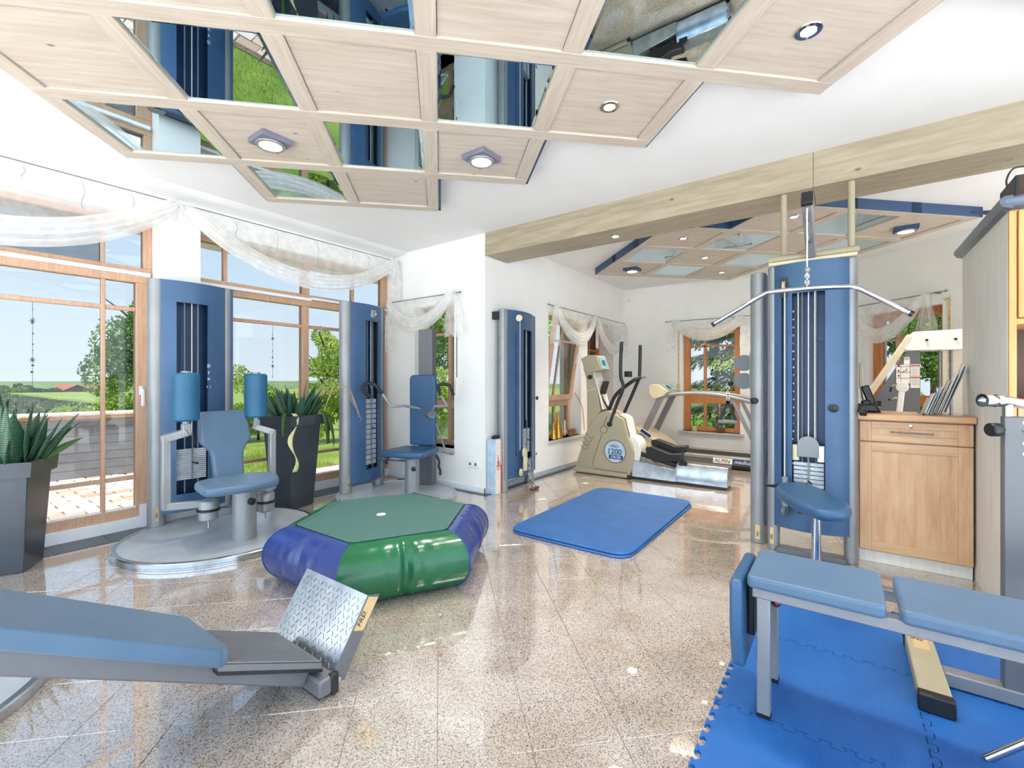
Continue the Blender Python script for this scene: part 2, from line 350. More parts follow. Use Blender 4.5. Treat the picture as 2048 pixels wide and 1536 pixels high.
# ---- floor: slab, single granite tiles, dark border bands
fl=obj('floor',MB().box(-1.6,3.87,-2.4,4.62,-.12,-.004).box(3.87,7.6,-2.4,3.28,-.12,-.004),'grout',smooth=False); tag(fl,kind='structure',label='speckled granite tile floor laid diagonally through the gym')
TP=.2925; tg1=-.010; tg2=1.380
def inroom(x,y):
    if y>4.40 or x<-1.45 or y<-2.25: return False
    if x>3.60 and y>2.97: return False
    if x>7.22: return False
    if (Vector((x,y))-AA).dot(AN)>.1: return False
    return True
tiles=[]
for i in range(-26,40):
    for j in range(-24,44):
        x,y=gw(tg1+(i+.5)*TP,tg2+(j+.5)*TP)
        if not inroom(x,y): continue
        p=proj(x,y,0); a=0
        if p and -150<p[0]<2200 and p[1]<1700: a=1/(p[2]**3)
        tiles.append((a,x,y))
tiles.sort(reverse=True)
def tile_mesh(mb,x,y,half,z0,z1,ch=.0012):
    d=half*math.sqrt(2); e=(half-ch)*math.sqrt(2)
    lo=[(x+d,y,z0),(x,y+d,z0),(x-d,y,z0),(x,y-d,z0)]; mi=[(x+d,y,z1-ch),(x,y+d,z1-ch),(x-d,y,z1-ch),(x,y-d,z1-ch)]; hi=[(x+e,y,z1),(x,y+e,z1),(x-e,y,z1),(x,y-e,z1)]
    mb.add(lo+mi+hi,[(8,9,10,11)]+[(k,(k+1)%4,4+(k+1)%4,4+k) for k in range(4)]+[(4+k,4+(k+1)%4,8+(k+1)%4,8+k) for k in range(4)])
t0=None
mb=MB(); tile_mesh(mb,0,0,TP/2-.0008,-.012,0); 
me=bpy.data.meshes.new('tile'); me.from_pydata(mb.v,[],mb.f); me.materials.append(M['granite'])
for a,x,y in tiles[:298]:
    o=bpy.data.objects.new('tile',me); C.objects.link(o); o.parent=fl; o.location=Vector((x,y,0))-WL[fl.name]
mb=MB()
for a,x,y in tiles[298:]: tile_mesh(mb,x,y,TP/2-.0008,-.012,0)
tag(obj('tile_field',mb,'granite',fl,smooth=False),kind='stuff')
# dark slate border stones
xs=[-1.2+.305*k for k in range(16)]
for a,b_ in zip(xs[:-1],xs[1:]): obj('border_stone',MB().box(a+.002,b_-.002,4.185,4.47,-.01,.0025),'slate',fl,smooth=False)
obj('border_strip',MB().box(3.485,3.60,2.855,4.19,-.01,.003),'slate',fl,smooth=False)
obj('border_strip',MB().box(3.60,7.2,2.855,2.95,-.01,.003),'slate',fl,smooth=False)
obj('border_strip',MB().box(7.12,7.2,-.1,2.855,-.01,.003),'slate',fl,smooth=False)
# ---- ceiling
ce=obj('ceiling',MB().box(-1.6,3.87,-2.4,4.62,ZC,ZC+.2).box(3.87,7.6,-2.4,3.28,ZC,ZC+.2),'ceiling_paint',smooth=False); tag(ce,kind='structure')
cv=MB()
prof=[(4.10,ZC-.001),(4.13,ZC-.018),(4.20,ZC-.030),(4.29,ZC-.034),(4.325,ZC-.05),(4.325,ZC-.001)]
cv.prism([(-1.6,y,z) for y,z in prof],(1.6+XW,0,0)); tag(obj('trim_1',cv,'ceiling_paint'),kind='structure',label='soft plaster cove where the ceiling meets the window wall')
# ---- walls
w_=MB(); w_.box(-1.6,XW+.3,YL,4.62,2.40,ZC+.1)                 # lintel
w_.box(1.245,1.53,YL,4.62,-.1,2.40); w_.box(-1.6,-1.0,YL,4.62,-.1,2.40)
tag(obj('wall_left',w_,'wall_paint',smooth=False),kind='structure',label='white window wall with pier and lintel')
w_=MB(); W2a,W2b=3.36,3.98   # opening in y
Wz0,Wz1=.42,1.98
w_.box(XW,XW+.30,W2b,4.62,-.1,ZC+.1); w_.box(XW,XW+.30,YB,W2a,-.1,ZC+.1); w_.box(XW,XW+.30,W2a,W2b,-.1,Wz0); w_.box(XW,XW+.30,W2a,W2b,Wz1,ZC+.1)
tag(obj('wall_end',w_,'wall_paint',smooth=False),kind='structure',label='white end wall with small tall window beside the beam')
w_=MB(); 
def holes(mb,a0,a1,zt,ops,fn):      # wall strip a0..a1 with openings (lo,hi,z0,z1)
    cur=a0
    for lo,hi,z0,z1 in ops:
        fn(mb,cur,lo,-.1,zt); fn(mb,lo,hi,-.1,z0); fn(mb,lo,hi,z1,zt); cur=hi
    fn(mb,cur,a1,-.1,zt)
holes(w_,XW+.30,XB+.3,ZC+.1,[(4.80,5.66,.40,2.0),(5.86,6.76,.40,2.0)],lambda m_,a,b_,z0,z1:m_.box(a,b_,YB,YB+.34,z0,z1))
tag(obj('wall_back_left',w_,'wall_paint',smooth=False),kind='structure',label='long white side wall of the rear room with two windows')
w_=MB(); holes(w_,-.14,YB,ZC+.1,[(1.19,1.99,.38,1.92)],lambda m_,a,b_,z0,z1:m_.box(XB,XB+.30,a,b_,z0,z1))
tag(obj('wall_back',w_,'wall_paint',smooth=False),kind='structure',label='white rear wall with orange-framed window')
w_=MB()
def ang(mb,s0,s1,z0,z1,t0=0,t1=.30):
    a=aw(s0,t0); b_=aw(s1,t0); c=aw(s1,t1); d=aw(s0,t1)
    mb.hexa([a+(z0,),b_+(z0,),c+(z0,),d+(z0,),a+(z1,),b_+(z1,),c+(z1,),d+(z1,)])
holes(w_,-.02,3.0,ZC+.1,[(.16,1.02,.38,1.95)],lambda m_,a,b_,z0,z1:ang(m_,a,b_,z0,z1))
tag(obj('wall_back_right',w_,'wall_paint',smooth=False),kind='structure',label='angled white wall of the rear room with garden window')
# baseboards
bb=MB(); bb.box(XW-.012,XW,2.923,4.46,0,.06); tag(obj('baseboard_end',bb,'white_trim'),kind='structure')
bb=MB(); bb.box(XW-.012,XB,YB-.014,YB,0,.055); tag(obj('baseboard_back_left',bb,'render_grey'),kind='structure')
bb=MB(); bb.box(XB-.014,XB,-.1,YB-.014,0,.055); tag(obj('baseboard_back',bb,'render_grey'),kind='structure')
# ---- beam over the opening between the rooms
bt=thing('trim_2',(3.76,.5,2.415),'broad knotty spruce beam spanning the opening between the rooms',kind='structure')
obj('beam_length',MB().box(3.565,3.945,.1568,YB,2.415,ZC+.02),'beam_wood',bt,bevel=.004)
obj('beam_length',MB().box(3.565,3.945,-2.4,.1558,2.415,ZC+.02),'beam_wood',bt,bevel=.004)
# ------------------------------------------------------------------ windows
def wbox(mb,fn,a0,a1,z0,z1,t0,t1):
    p=[fn(a0,t0),fn(a1,t0),fn(a1,t1),fn(a0,t1)]
    mb.hexa([q+(z0,) for q in p]+[q+(z1,) for q in p])
def member(name,fn,a0,a1,z0,z1,t0,t1,mat,par,bevel=.004):
    mb=MB(); wbox(mb,fn,a0,a1,z0,z1,t0,t1); return obj(name,mb,mat,par,bevel=bevel)
fL=lambda a,t:(a,YF+t)
WW='window_wood'
def win_left(n,lab,a0,a1,posts,leaves,uppers,umids,topz):
    r=thing('window_%d'%n,((a0+a1)/2,YF,0),lab,kind='structure')
    member('frame_rail',fL,a0,a1,.03,.155,-.0,.07,WW,r); member('frame_rail',fL,a0,a1,1.914,1.985,0,.08,WW,r); member('transom',fL,a0,a1,1.985,2.035,.0,.09,WW,r)
    member('frame_rail',fL,a0,a1,topz,topz+.06,0,.08,WW,r)
    for p0,p1 in posts: member('frame_post',fL,p0,p1,.155,1.914,0,.08,WW,r)
    for p0,p1 in uppers: member('frame_post',fL,p0,p1,2.035,topz,0,.08,WW,r)
    for l0,l1,vm in leaves:
        member('muntin',fL,l0,l1,1.690,1.722,.015,.05,WW,r); member('muntin',fL,l0,l1,.375,.405,.015,.05,WW,r)
        if vm: member('muntin',fL,vm[0],vm[1],.155,1.914,.010,.05,WW,r)
        cuts=[l0]+([(vm[0]+vm[1])/2] if vm else [])+[l1]
        for c0,c1 in zip(cuts[:-1],cuts[1:]):
            for z0,z1 in ((.155,.39),(.39,1.705),(1.705,1.914)): member('pane',fL,c0,c1,z0,z1,.030,.036,'pane_glass',r,0)
            member('seal',fL,c0+.0,c1,.155,.166,.012,.03,'white_trim',r,0)
    ed=[a0]+[ (p0+p1)/2 for p0,p1 in umids]+[a1]
    for p0,p1 in umids: member('muntin',fL,p0,p1,2.035,topz,.01,.06,WW,r)
    for c0,c1 in zip(ed[:-1],ed[1:]): member('pane',fL,c0,c1,2.035,topz,.030,.036,'pane_glass',r,0)
    member('sill',fL,a0,a1,.0,.085,-.035,.0,'white_trim',r,.003)
    return r
w1=win_left(1,'large wood-framed terrace window nearest the camera',-1.0,1.245,[(1.144,1.245),(-.12,-.04),(-1.0,-.92)],[(-.04,1.144,(.937,.962)),(-.92,-.12,None)],[(1.19,1.245),(-1.0,-.92)],[(.934,.96),(-.09,-.06)],2.36)
w2=win_left(2,'wide wood-framed terrace window behind the planter',1.53,3.565,[(1.53,1.56),(2.50,2.566),(3.488,3.565)],[(1.56,2.50,None),(2.566,3.488,None)],[(1.53,1.556),(2.505,2.572),(3.488,3.565)],[(1.768,1.798),(3.083,3.113)],2.36)
member('blind_box',fL,-1.0,1.225,1.968,1.996,-.035,0,'white_trim',w1,.003); member('blind_box',fL,1.53,2.575,1.968,1.996,-.035,0,'white_trim',w2,.003); member('blind_box',fL,2.575,3.56,1.985,2.008,-.03,0,'white_trim',w2,.003)
member('sill_block',fL,1.160,1.245,0,.175,-.045,0,'white_trim',w1,.003)
def handle_(par,fn,a,z,t,mat='white_trim',up=False):
    mb=MB(); wbox(mb,fn,a-.012,a+.012,z-.035,z+.035,t-.008,t); wbox(mb,fn,a-.008,a+.008,z-.012,z+.012,t-.045,t-.008)
    wbox(mb,fn,a-.010,a+.010,z-(.12 if not up else -.0),z+(.012 if not up else .12),t-.055,t-.04); return obj('handle',mb,mat,par,bevel=.004)
handle_(w1,fL,1.172,1.07,0)
# end-wall window (x = XW)
fE=lambda a,t:(XW+t,a)
r=thing('window_3',(XW+.2,3.67,.42),'small tall window in the end wall behind the chest press machine',kind='structure')
t0,t1=.16,.22
for a0,a1 in ((W2a,W2a+.05),(W2b-.06,W2b)): member('frame_post',fE,a0,a1,Wz0,Wz1,t0,t1,WW,r)
for z0,z1 in ((Wz0,Wz0+.06),(.83,.92),(Wz1-.07,Wz1)): member('frame_rail',fE,W2a,W2b,z0,z1,t0,t1,WW,r)
member('muntin',fE,3.56,3.60,Wz0,Wz1,t0-.005,t1-.01,WW,r); member('muntin',fE,W2a,W2b,1.66,1.69,t0,t1-.01,WW,r)
for a0,a1 in ((W2a,3.58),(3.58,W2b)):
    for z0,z1 in ((Wz0,.875),(.875,1.675),(1.675,Wz1)): member('pane',fE,a0,a1,z0,z1,t0+.03,t0+.036,'pane_glass',r,0)
member('sill',fE,W2a-.02,W2b+.02,.385,.42,-.02,.17,'stone_sill',r)
# tilted window in the long side wall
fS=lambda a,t:(a,YB+t)
r=thing('window_4',(5.2,YB+.2,.4),'wooden window tilted open in the side wall behind the cross trainer',kind='structure'); t0,t1=.17,.24
for a0,a1 in ((4.80,4.86),(5.60,5.66)): member('frame_post',fS,a0,a1,.40,2.0,t0,t1,WW,r)
for z0,z1 in ((.40,.45),(.80,.89),(1.94,2.0)): member('frame_rail',fS,4.86,5.60,z0,z1,t0,t1,WW,r)
member('pane',fS,4.86,5.60,.45,.80,t0+.03,t0+.036,'pane_glass',r,0); member('muntin',fS,5.24,5.27,.45,.80,t0+.01,t0+.05,WW,r)
sa=math.radians(-9); 
def tilt(a,zl,t): return (a, YB+t0-.01+math.sin(sa)*zl+t*math.cos(sa), .89+math.cos(sa)*zl)
def tbox(name,a0,a1,l0,l1,d0,d1,mat,bevel=.004):
    mb=MB(); q=[(a0,l0,d0),(a1,l0,d0),(a1,l0,d1),(a0,l0,d1)]; mb.hexa([tilt(*p) for p in q]+[tilt(a,l1,d) for a,_,d in q]); return obj(name,mb,mat,r,bevel=bevel)
for a0,a1 in ((4.87,4.94),(5.53,5.60)): tbox('sash_stile',a0,a1,0,1.05,-.05,0,WW)
for l0,l1 in ((0,.07),(.98,1.05)): tbox('sash_rail',4.94,5.53,l0,l1,-.05,0,WW)
tbox('muntin',4.94,5.53,.76,.79,-.04,-.01,WW); tbox('muntin',5.10,5.125,.07,.98,-.04,-.01,WW); tbox('pane',4.94,5.53,.07,.98,-.028,-.022,'pane_glass',0)
tbox('handle',5.555,5.575,.48,.62,-.09,-.05,'white_trim')
member('sill',fS,4.78,5.80,.36,.40,-.03,.18,'stone_sill',r)
# second side-wall window, darkness of the room behind painted into its panes
r=thing('window_5',(6.3,YB+.2,.4),'orange-brown latticed window with dark panes in a deep niche',kind='structure'); t0,t1=.24,.30; WO='window_wood_orange'
for a0,a1 in ((5.86,5.95),(6.67,6.76)): member('frame_post',fS,a0,a1,.40,2.0,t0,t1,WO,r)
for z0,z1 in ((.40,.46),(1.93,2.0),(1.05,1.12)): member('frame_rail',fS,5.95,6.67,z0,z1,t0,t1,WO,r)
for a in (6.20,6.43): member('muntin',fS,a-.013,a+.013,.46,1.93,t0+.01,t1-.01,WO,r)
for z in (1.35,1.62): member('muntin',fS,5.95,6.67,z-.013,z+.013,t0+.01,t1-.01,WO,r)
for i,(a0,a1) in enumerate(((5.95,6.20),(6.20,6.43),(6.43,6.67))):
    for z0,z1 in ((.46,1.05),(1.12,1.35),(1.35,1.62),(1.62,1.93)): member('pane',fS,a0,a1,z0,z1,t0+.03,t0+.04,'dark_room_glass',r,0)
member('sill',fS,5.84,6.78,.36,.40,-.03,.26,'stone_sill',r)
# rear-wall window
fB=lambda a,t:(XB+t,a)
r=thing('window_6',(XB+.1,1.6,.4),'orange-brown window facing the spruce behind the treadmill',kind='structure'); t0,t1=.08,.15
for a0,a1 in ((1.19,1.275),(1.905,1.99)): member('frame_post',fB,a0,a1,.38,1.92,t0,t1,WO,r)
for z0,z1 in ((.38,.44),(.80,.99),(1.84,1.92)): member('frame_rail',fB,1.275,1.905,z0,z1,t0,t1,WO,r)
member('muntin',fB,1.668,1.706,.44,.80,t0+.005,t1-.01,WO,r); member('muntin',fB,1.668,1.706,.99,1.84,t0+.005,t1-.01,WO,r); member('muntin',fB,1.275,1.905,1.65,1.68,t0+.005,t1-.01,WO,r)
for a0,a1 in ((1.275,1.687),(1.687,1.905)):
    for z0,z1 in ((.44,.80),(.99,1.665),(1.665,1.84)): member('pane',fB,a0,a1,z0,z1,t0+.03,t0+.036,'pane_glass',r,0)
member('sill',fB,1.14,2.04,.345,.38,-.05,.09,'stone_sill',r); handle_(r,fB,1.232,1.20,t0)
# angled-wall window
r=thing('window_7',aw(.6)+(.4,),'orange-brown garden window in the angled wall above the counter',kind='structure'); t0,t1=.10,.17
for a0,a1 in ((.16,.26),(.93,1.02)): member('frame_post',aw,a0,a1,.38,1.95,t0,t1,WO,r)
for z0,z1 in ((.38,.45),(.86,.98),(1.86,1.95)): member('frame_rail',aw,.26,.93,z0,z1,t0,t1,WO,r)
member('muntin',aw,.435,.468,.45,1.86,t0+.005,t1-.01,WW,r); member('muntin',aw,.26,.93,1.61,1.64,t0+.005,t1-.01,WW,r)
for a0,a1 in ((.26,.45),(.45,.93)):
    for z0,z1 in ((.45,.86),(.98,1.625),(1.625,1.86)): member('pane',aw,a0,a1,z0,z1,t0+.03,t0+.036,'pane_glass',r,0)
member('sill',aw,.12,1.06,.345,.38,-.04,.11,'stone_sill',r)
# ------------------------------------------------------------------ ceiling panels with mirrors
def spot_light(par,p,energy,size=1.9,col=(1,.93,.84),rad=.05):
    l=bpy.data.lights.new('lamp_light','SPOT'); l.energy=energy*LAMP; l.spot_size=size; l.spot_blend=.9; l.shadow_soft_size=rad*2.5; l.color=col
    o=bpy.data.objects.new('lamp_light',l); C.objects.link(o); o.parent=par; o.location=Vector(p)-worg(par); return o
def downlight(g,z,label,group=None,e=30,xy=None,col=(1,.92,.82)):
    x,y=gw(*g) if xy is None else xy
    t=thing('recessed_spotlight',(x,y,z-.008),label,'ceiling light',group)
    obj('trim_ring',MB().lathe([(.030,-.0),(.048,-.0),(.050,.004),(.046,.009),(.030,.009)],(x,y,z-.008),28,ring=True),'chrome',t)
    obj('bulb',MB().lathe([(.004,-.001),(.022,0.0),(.030,.005),(.004,.006)],(x,y,z-.006),24),'lamp_glow',t); spot_light(t,(x,y,z-.02),e,col=col); return t
def square_lamp(g,z,label,group=None,e=30,col=(1,.92,.82)):
    x,y=gw(*g); t=thing('square_downlight',(x,y,z-.05),label,'ceiling light',group); h=.125
    def sq(a,zz): return [gw(g[0]-a,g[1])+(zz,),gw(g[0],g[1]-a)+(zz,),gw(g[0]+a,g[1])+(zz,),gw(g[0],g[1]+a)+(zz,)]
    obj('base_plate',MB().prism(sq(h,z-.032),(0,0,.030)),'lamp_plate' if g[1]<3.2 else 'panel_blue',t,bevel=.003)
    obj('trim_ring',MB().lathe([(.062,0),(.078,0),(.080,.006),(.076,.014),(.062,.014)],(x,y,z-.046),32,ring=True),'silver',t)
    obj('bulb',MB().lathe([(.006,-.001),(.050,0),(.062,.006),(.006,.010)],(x,y,z-.045),28),'lamp_glow',t); spot_light(t,(x,y,z-.06),e,rad=.06,col=col); return t
def ceiling_panel(name,label,o1,o2,cells,mirrors,outward,step2=1):
    zb=2.555; P_=.6197
    cx=sum(c[0] for c in cells)/len(cells); cy=sum(c[1] for c in cells)/len(cells); x,y=gw(o1+(cx+.5)*P_,o2+(cy+.5)*P_)
    r=thing(name,(x,y,zb),label,'ceiling panel'); S=set(cells); hs=.043
    def q(a0,a1,b0,b1,z0,z1):
        p=[gw(a0,b0),gw(a1,b0),gw(a1,b1),gw(a0,b1)]; return MB().hexa([c+(z0,) for c in p]+[c+(z1,) for c in p])
    for (i,j) in cells:
        a0=o1+i*P_; b0=o2+j*P_; a1=a0+P_; b1=b0+P_
        if (i,j) in mirrors:
            mb=MB(); e=hs-.004; k=e+.022
            lo=[gw(a0+k,b0+k),gw(a1-k,b0+k),gw(a1-k,b1-k),gw(a0+k,b1-k)]; hi=[gw(a0+e,b0+e),gw(a1-e,b0+e),gw(a1-e,b1-e),gw(a0+e,b1-e)]
            mb.hexa([c+(zb+.010,) for c in lo]+[c+(zb+.014,) for c in hi]); obj('mirror',mb,'mirror',r,smooth=False)
        else: obj('wood_field',q(a0+hs+.003,a1-hs-.003,b0+hs+.003,b1-hs-.003,zb+.011,zb+.028),'panel_wood',r,smooth=False)
    js=sorted(set(j for _,j in cells)); js2=js+[js[-1]+1]
    for j in js2:                                  # long battens along g1
        ii=[i for i,k in S if k==j or k==j-1]; obj('long_batten',q(o1+min(ii)*P_-hs,o1+(max(ii)+1)*P_+hs,o2+j*P_-hs,o2+j*P_+hs,zb,zb+.03),'batten_wood',r,bevel=.0025)
    for j in js:
        ii=sorted(i for i,k in S if k==j)
        for i in ii+[ii[-1]+1]: obj('short_batten',q(o1+i*P_-hs,o1+i*P_+hs,o2+j*P_+hs,o2+(j+1)*P_-hs,zb+.0005,zb+.03),'batten_wood_cross',r,bevel=.0025)
    bk=MB()
    for (i,j) in cells:
        p=[gw(o1+(i+a)*P_,o2+(j+b)*P_) for a,b in ((0,0),(1,0),(1,1),(0,1))]; bk.hexa([c+(zb+.0285,) for c in p]+[c+(ZC,) for c in p])
    zf=zb+(.018 if outward>.012 else .004); h0=hs-.006 if outward>.012 else hs; h1=hs+outward
    for (i,j) in cells:                            # blue fascia boards along every outer edge
        for di,dj in ((1,0),(-1,0),(0,1),(0,-1)):
            if (i+di,j+dj) in S: continue
            if di: a=o1+(i+(di>0))*P_; x0,x1=sorted((a+di*(hs-.012),a+di*h1)); obj('fascia',q(x0,x1,o2+j*P_-h1,o2+(j+1)*P_+h1,zf,ZC),'panel_blue',r,smooth=False)
            else: b=o2+(j+(dj>0))*P_; y0,y1=sorted((b+dj*(hs-.012),b+dj*h1)); obj('fascia',q(o1+i*P_-h1,o1+(i+1)*P_+h1,y0,y1,zf,ZC),'panel_blue',r,smooth=False)
    obj('blue_backing',bk,'panel_blue',r,smooth=False); return r
rows={2:(0,1),1:(-1,2),0:(-1,3),-1:(-1,4),-2:(0,5)}
cells=[(i,j) for j,(a,b_) in rows.items() for i in range(a,b_+1)]
O1=-1.299; O2=1.931
cpan=ceiling_panel('mirrored_ceiling_panel','large stepped pale-wood ceiling panel with mirror squares above the trampoline',O1,O2,cells,{c for c in cells if (c[0]+c[1])%2==0},.02)
rows2={0:(0,2),-1:(0,2),-2:(0,3),-3:(1,3)}
cells2=[(i,j) for j,(a,b_) in rows2.items() for i in range(a,b_+1)]
ceiling_panel('mirrored_ceiling_panel','stepped ceiling panel with blue edge and mirrors in the rear room',2.090,5.147,cells2,{c for c in cells2 if (c[0]+c[1])%2!=0},.008)
square_lamp((-.986,2.854),2.568,'square blue downlight nearest the terrace windows','square downlights',22); square_lamp((.255,2.859),2.568,'square blue downlight at the right tip of the front ceiling panel','square downlights',22)
downlight((.863,2.24),2.568,'small round spotlight in the wood field right of the mirror',e=22); downlight((1.471,1.628),2.568,'small round spotlight nearest the camera at upper right',e=22)
square_lamp((2.400,5.447),2.568,'square blue downlight at the far left tip of the rear panel','square downlights',30,(1,.84,.66)); square_lamp((4.26,3.59),2.568,'square blue downlight at the right end of the rear panel','square downlights',30,(1,.84,.66))
downlight((2.389,4.20),2.568,'round spotlight of the rear panel nearest the beam',e=26,col=(1,.84,.66)); downlight((3.012,4.83),2.568,'round spotlight in the middle of the rear panel',e=26,col=(1,.84,.66)); downlight((3.64,5.45),2.568,'round spotlight of the rear panel farthest from the beam',e=26,col=(1,.84,.66)); downlight((3.02,3.50),2.568,'round spotlight of the rear panel above the lat tower',e=26,col=(1,.84,.66))
downlight(None,2.415,'small round spotlight in the underside of the beam',e=10,xy=(3.752,1.609))
# ------------------------------------------------------------------ curtains
def scarf(par,p0,p1,sag,out,roll=.13,seed=0,nu=64,nv=30,top=.012,skew=0):
    p0=Vector(p0); p1=Vector(p1); out=Vector(out); rnd=random.Random(seed); ph=[rnd.random()*6 for _ in range(6)]
    cat=lambda u:((4*u*(1-u))**.78)*(1+skew*(u-.5))
    def veil(u,v):
        c=cat(u); drop=top+(sag-top-roll*.55*min(1,3*c))*c*v; f=math.sin(v*9+ph[1]+2*u)*.5+math.sin(v*19+ph[2]-3*u)*.3+.5*math.sin(u*37+ph[3])*(1-v)
        return p0.lerp(p1,u)+Vector((0,0,-max(.004,drop)))+out*(.012+.026*c*v+.006*f*(.3+.7*c))
    obj('veil',MB().grid(nu,nv,veil),'sheer',par,angle=180)
    def band(u,v):
        c=cat(u); e=min(1,2.6*c)**.7; wd=(.03+roll*e); a=(v-.5)
        pl=math.cos(v*math.pi*8+ph[0]+.6*math.sin(u*5+ph[4])); ps=math.sin(v*math.pi*8+ph[0]+.6*math.sin(u*5+ph[4]))
        return p0.lerp(p1,u)+Vector((0,0,-(top+(sag-top)*c-roll*.5*e+a*wd+.10*wd*ps)))+out*(.030+.030*c+.016*pl*(.35+.65*e)+.03*math.cos(a*3)*e)
    return obj('gathered_band',MB().grid(nu,40,band),'sheer_dense',par,angle=180)
def tail(par,top,length,wd,along,out,seed=0,taper=.25):
    top=Vector(top); along=Vector(along).normalized(); out=Vector(out); rnd=random.Random(seed); ph=rnd.random()*6
    def fn(u,v):
        wv=wd*(taper+(1-taper)*min(1,v*1.5)); d=.012*math.sin(u*16+ph)+.008*math.sin(u*29+ph*2+v*3)
        return top+along*((u-.5)*wv)+Vector((0,0,-length*v*(1+.05*math.sin(u*9+ph))))+out*(.02+d)
    return obj('tail',MB().grid(22,14,fn),'sheer',par,angle=180)
def rod(par,p0,p1,r=.005,fin=True):
    p0=Vector(p0); p1=Vector(p1); obj('rod',MB().cyl(p0,p1,r,n=10),'silver_dark',par)
    if fin:
        for p in (p0,p1): obj('finial',MB().sphere(p,.012,12),'silver_dark',par)
def knot(par,p,r=.03,seed=0):
    mb=MB(); mb.sphere(p,r,14); rnd=random.Random(seed); mb.v=[tuple(Vector(v)+Vector((rnd.uniform(-1,1),rnd.uniform(-1,1),rnd.uniform(-1,1)))*r*.16) for v in mb.v]; obj('knot',mb,'sheer',par)
c=thing('sheer_curtain',(1.3,4.25,1.98),'long white sheer scarf draped across both terrace windows','curtain'); Y=4.245; Z=2.55
rod(c,(-1.0,Y,Z),(3.54,Y,Z),.004); o=(0,-1,0)
scarf(c,(-.95,Y,Z),(1.345,Y,Z),.56,o,roll=.16,seed=1,nu=90,nv=34); scarf(c,(1.345,Y,Z),(3.50,Y,Z),.50,o,roll=.13,seed=2,nu=90,nv=34); knot(c,(1.345,Y-.02,Z-.01),.028,1)
tail(c,(1.36,Y-.03,Z-.02),.26,.10,(1,0,0),o,3); tail(c,(3.47,Y-.03,Z-.01),.43,.22,(1,-.1,0),o,4)
for k,(x,l) in enumerate(((.5,.10),(.78,.2),(1.05,.16),(1.18,.05),(1.75,.15),(2.1,.2),(2.5,.22),(2.9,.08),(3.1,.12))): obj('embroidery',MB().tube(smooth_path([(x,Y-.03,Z-.03),(x+.012,Y-.05,Z-.03-l*.4),(x-.006,Y-.055,Z-.03-l*.8),(x+.006,Y-.055,Z-.03-l)]),.0016,6),'silver_dark',c)
c=thing('sheer_curtain',(XW,3.85,1.6),'small white sheer scarf over the end-wall window','curtain'); X=XW-.06; Z=2.07
rod(c,(X,4.40,Z),(X,3.22,Z)); o=(-1,0,0); scarf(c,(X,4.36,Z),(X,3.29,Z),.37,o,seed=5); knot(c,(X-.02,3.29,Z-.01),.03,2); tail(c,(X-.03,3.27,Z-.02),.44,.24,(0,1,0),o,6); tail(c,(X-.02,4.32,Z-.15),.42,.16,(0,1,0),o,7,.6)
c=thing('sheer_curtain',(5.9,YB,1.5),'white sheer scarf in two swags along the side wall of the rear room','curtain'); Y=YB-.06; o=(0,-1,0)
rod(c,(4.70,Y,Z),(7.08,Y,Z)); scarf(c,(4.80,Y,Z),(5.93,Y,Z),.43,o,seed=8); scarf(c,(5.93,Y,Z),(7.0,Y,Z),.52,o,seed=9); knot(c,(5.93,Y-.02,Z-.01),.026,3); tail(c,(4.78,Y-.03,Z-.02),.48,.20,(1,0,0),o,10); tail(c,(5.95,Y-.03,Z-.03),.42,.06,(1,0,0),o,11); tail(c,(6.98,Y-.03,Z-.05),.45,.14,(1,0,0),o,12)
c=thing('sheer_curtain',(XB,1.6,1.5),'white sheer scarf above the rear window by the treadmill','curtain'); X=XB-.06; o=(-1,0,0)
rod(c,(X,2.23,2.06),(X,1.04,2.06)); scarf(c,(X,2.12,2.06),(X,1.12,2.06),.30,o,seed=13); tail(c,(X-.03,2.12,2.03),.44,.16,(0,1,0),o,14); tail(c,(X-.03,1.11,2.04),.40,.14,(0,1,0),o,15)
c=thing('sheer_curtain',aw(.6)+(1.5,),'white sheer scarf with gathered bow above the angled garden window','curtain'); o=(-AN.x,-AN.y,0)
def ap(s,z,t=-.06): return aw(s,t)+(z,)
rod(c,ap(.04,2.065),ap(1.10,2.065)); scarf(c,ap(.06,2.06),ap(.93,2.06),.44,o,seed=16,skew=-.5); knot(c,ap(.93,2.05,-.08),.03,4); tail(c,ap(.95,2.04,-.09),.52,.22,(AD.x,AD.y,0),o,17); obj('wall_bracket',MB().cyl(ap(1.0,2.065),ap(1.0,2.065,0),.012,n=12),'silver_dark',c)
# blind cords and chains
t=thing('roller_blind_pull',(XW,3.33,1.1),'thin blind strap on the end wall right of the small window','blind cord'); obj('strap',MB().box(XW-.006,XW-.001,3.315,3.325,1.02,1.65),'silver_dark',t); obj('winder',MB().box(XW-.02,XW,3.31,3.33,1.0,1.18),'white_plastic',t,bevel=.003)
for (x,y,z0,z1,lab) in ((.586,YF+.05,1.10,1.69,'thin bead string hanging in the terrace window nearest the camera'),(2.22,YF+.05,1.17,1.69,'thin bead string hanging in the terrace window above the planter')):
    t=thing('bead_string',(x,y,z0),lab,'ornament'); obj('thread',MB().tube([(x,y,z1),(x,y,z0)],.0012,6),'silver_dark',t); mb=MB(); rnd=random.Random(int(x*100)); z=z1-.05
    while z>z0: mb.sphere((x+rnd.uniform(-.004,.004),y,z),rnd.choice((.004,.006,.009)),8); z-=rnd.uniform(.03,.075)
    obj('beads',mb,'chrome',t)
    for z in (z1-.13,z1-.40):
        mb=MB()
        for k in range(6): a=k*math.pi/3; mb.tube([(x,y,z),(x+.02*math.cos(a),y,z+.02*math.sin(a))],[.004,.001],6)
        obj('star',mb,'chrome',t)
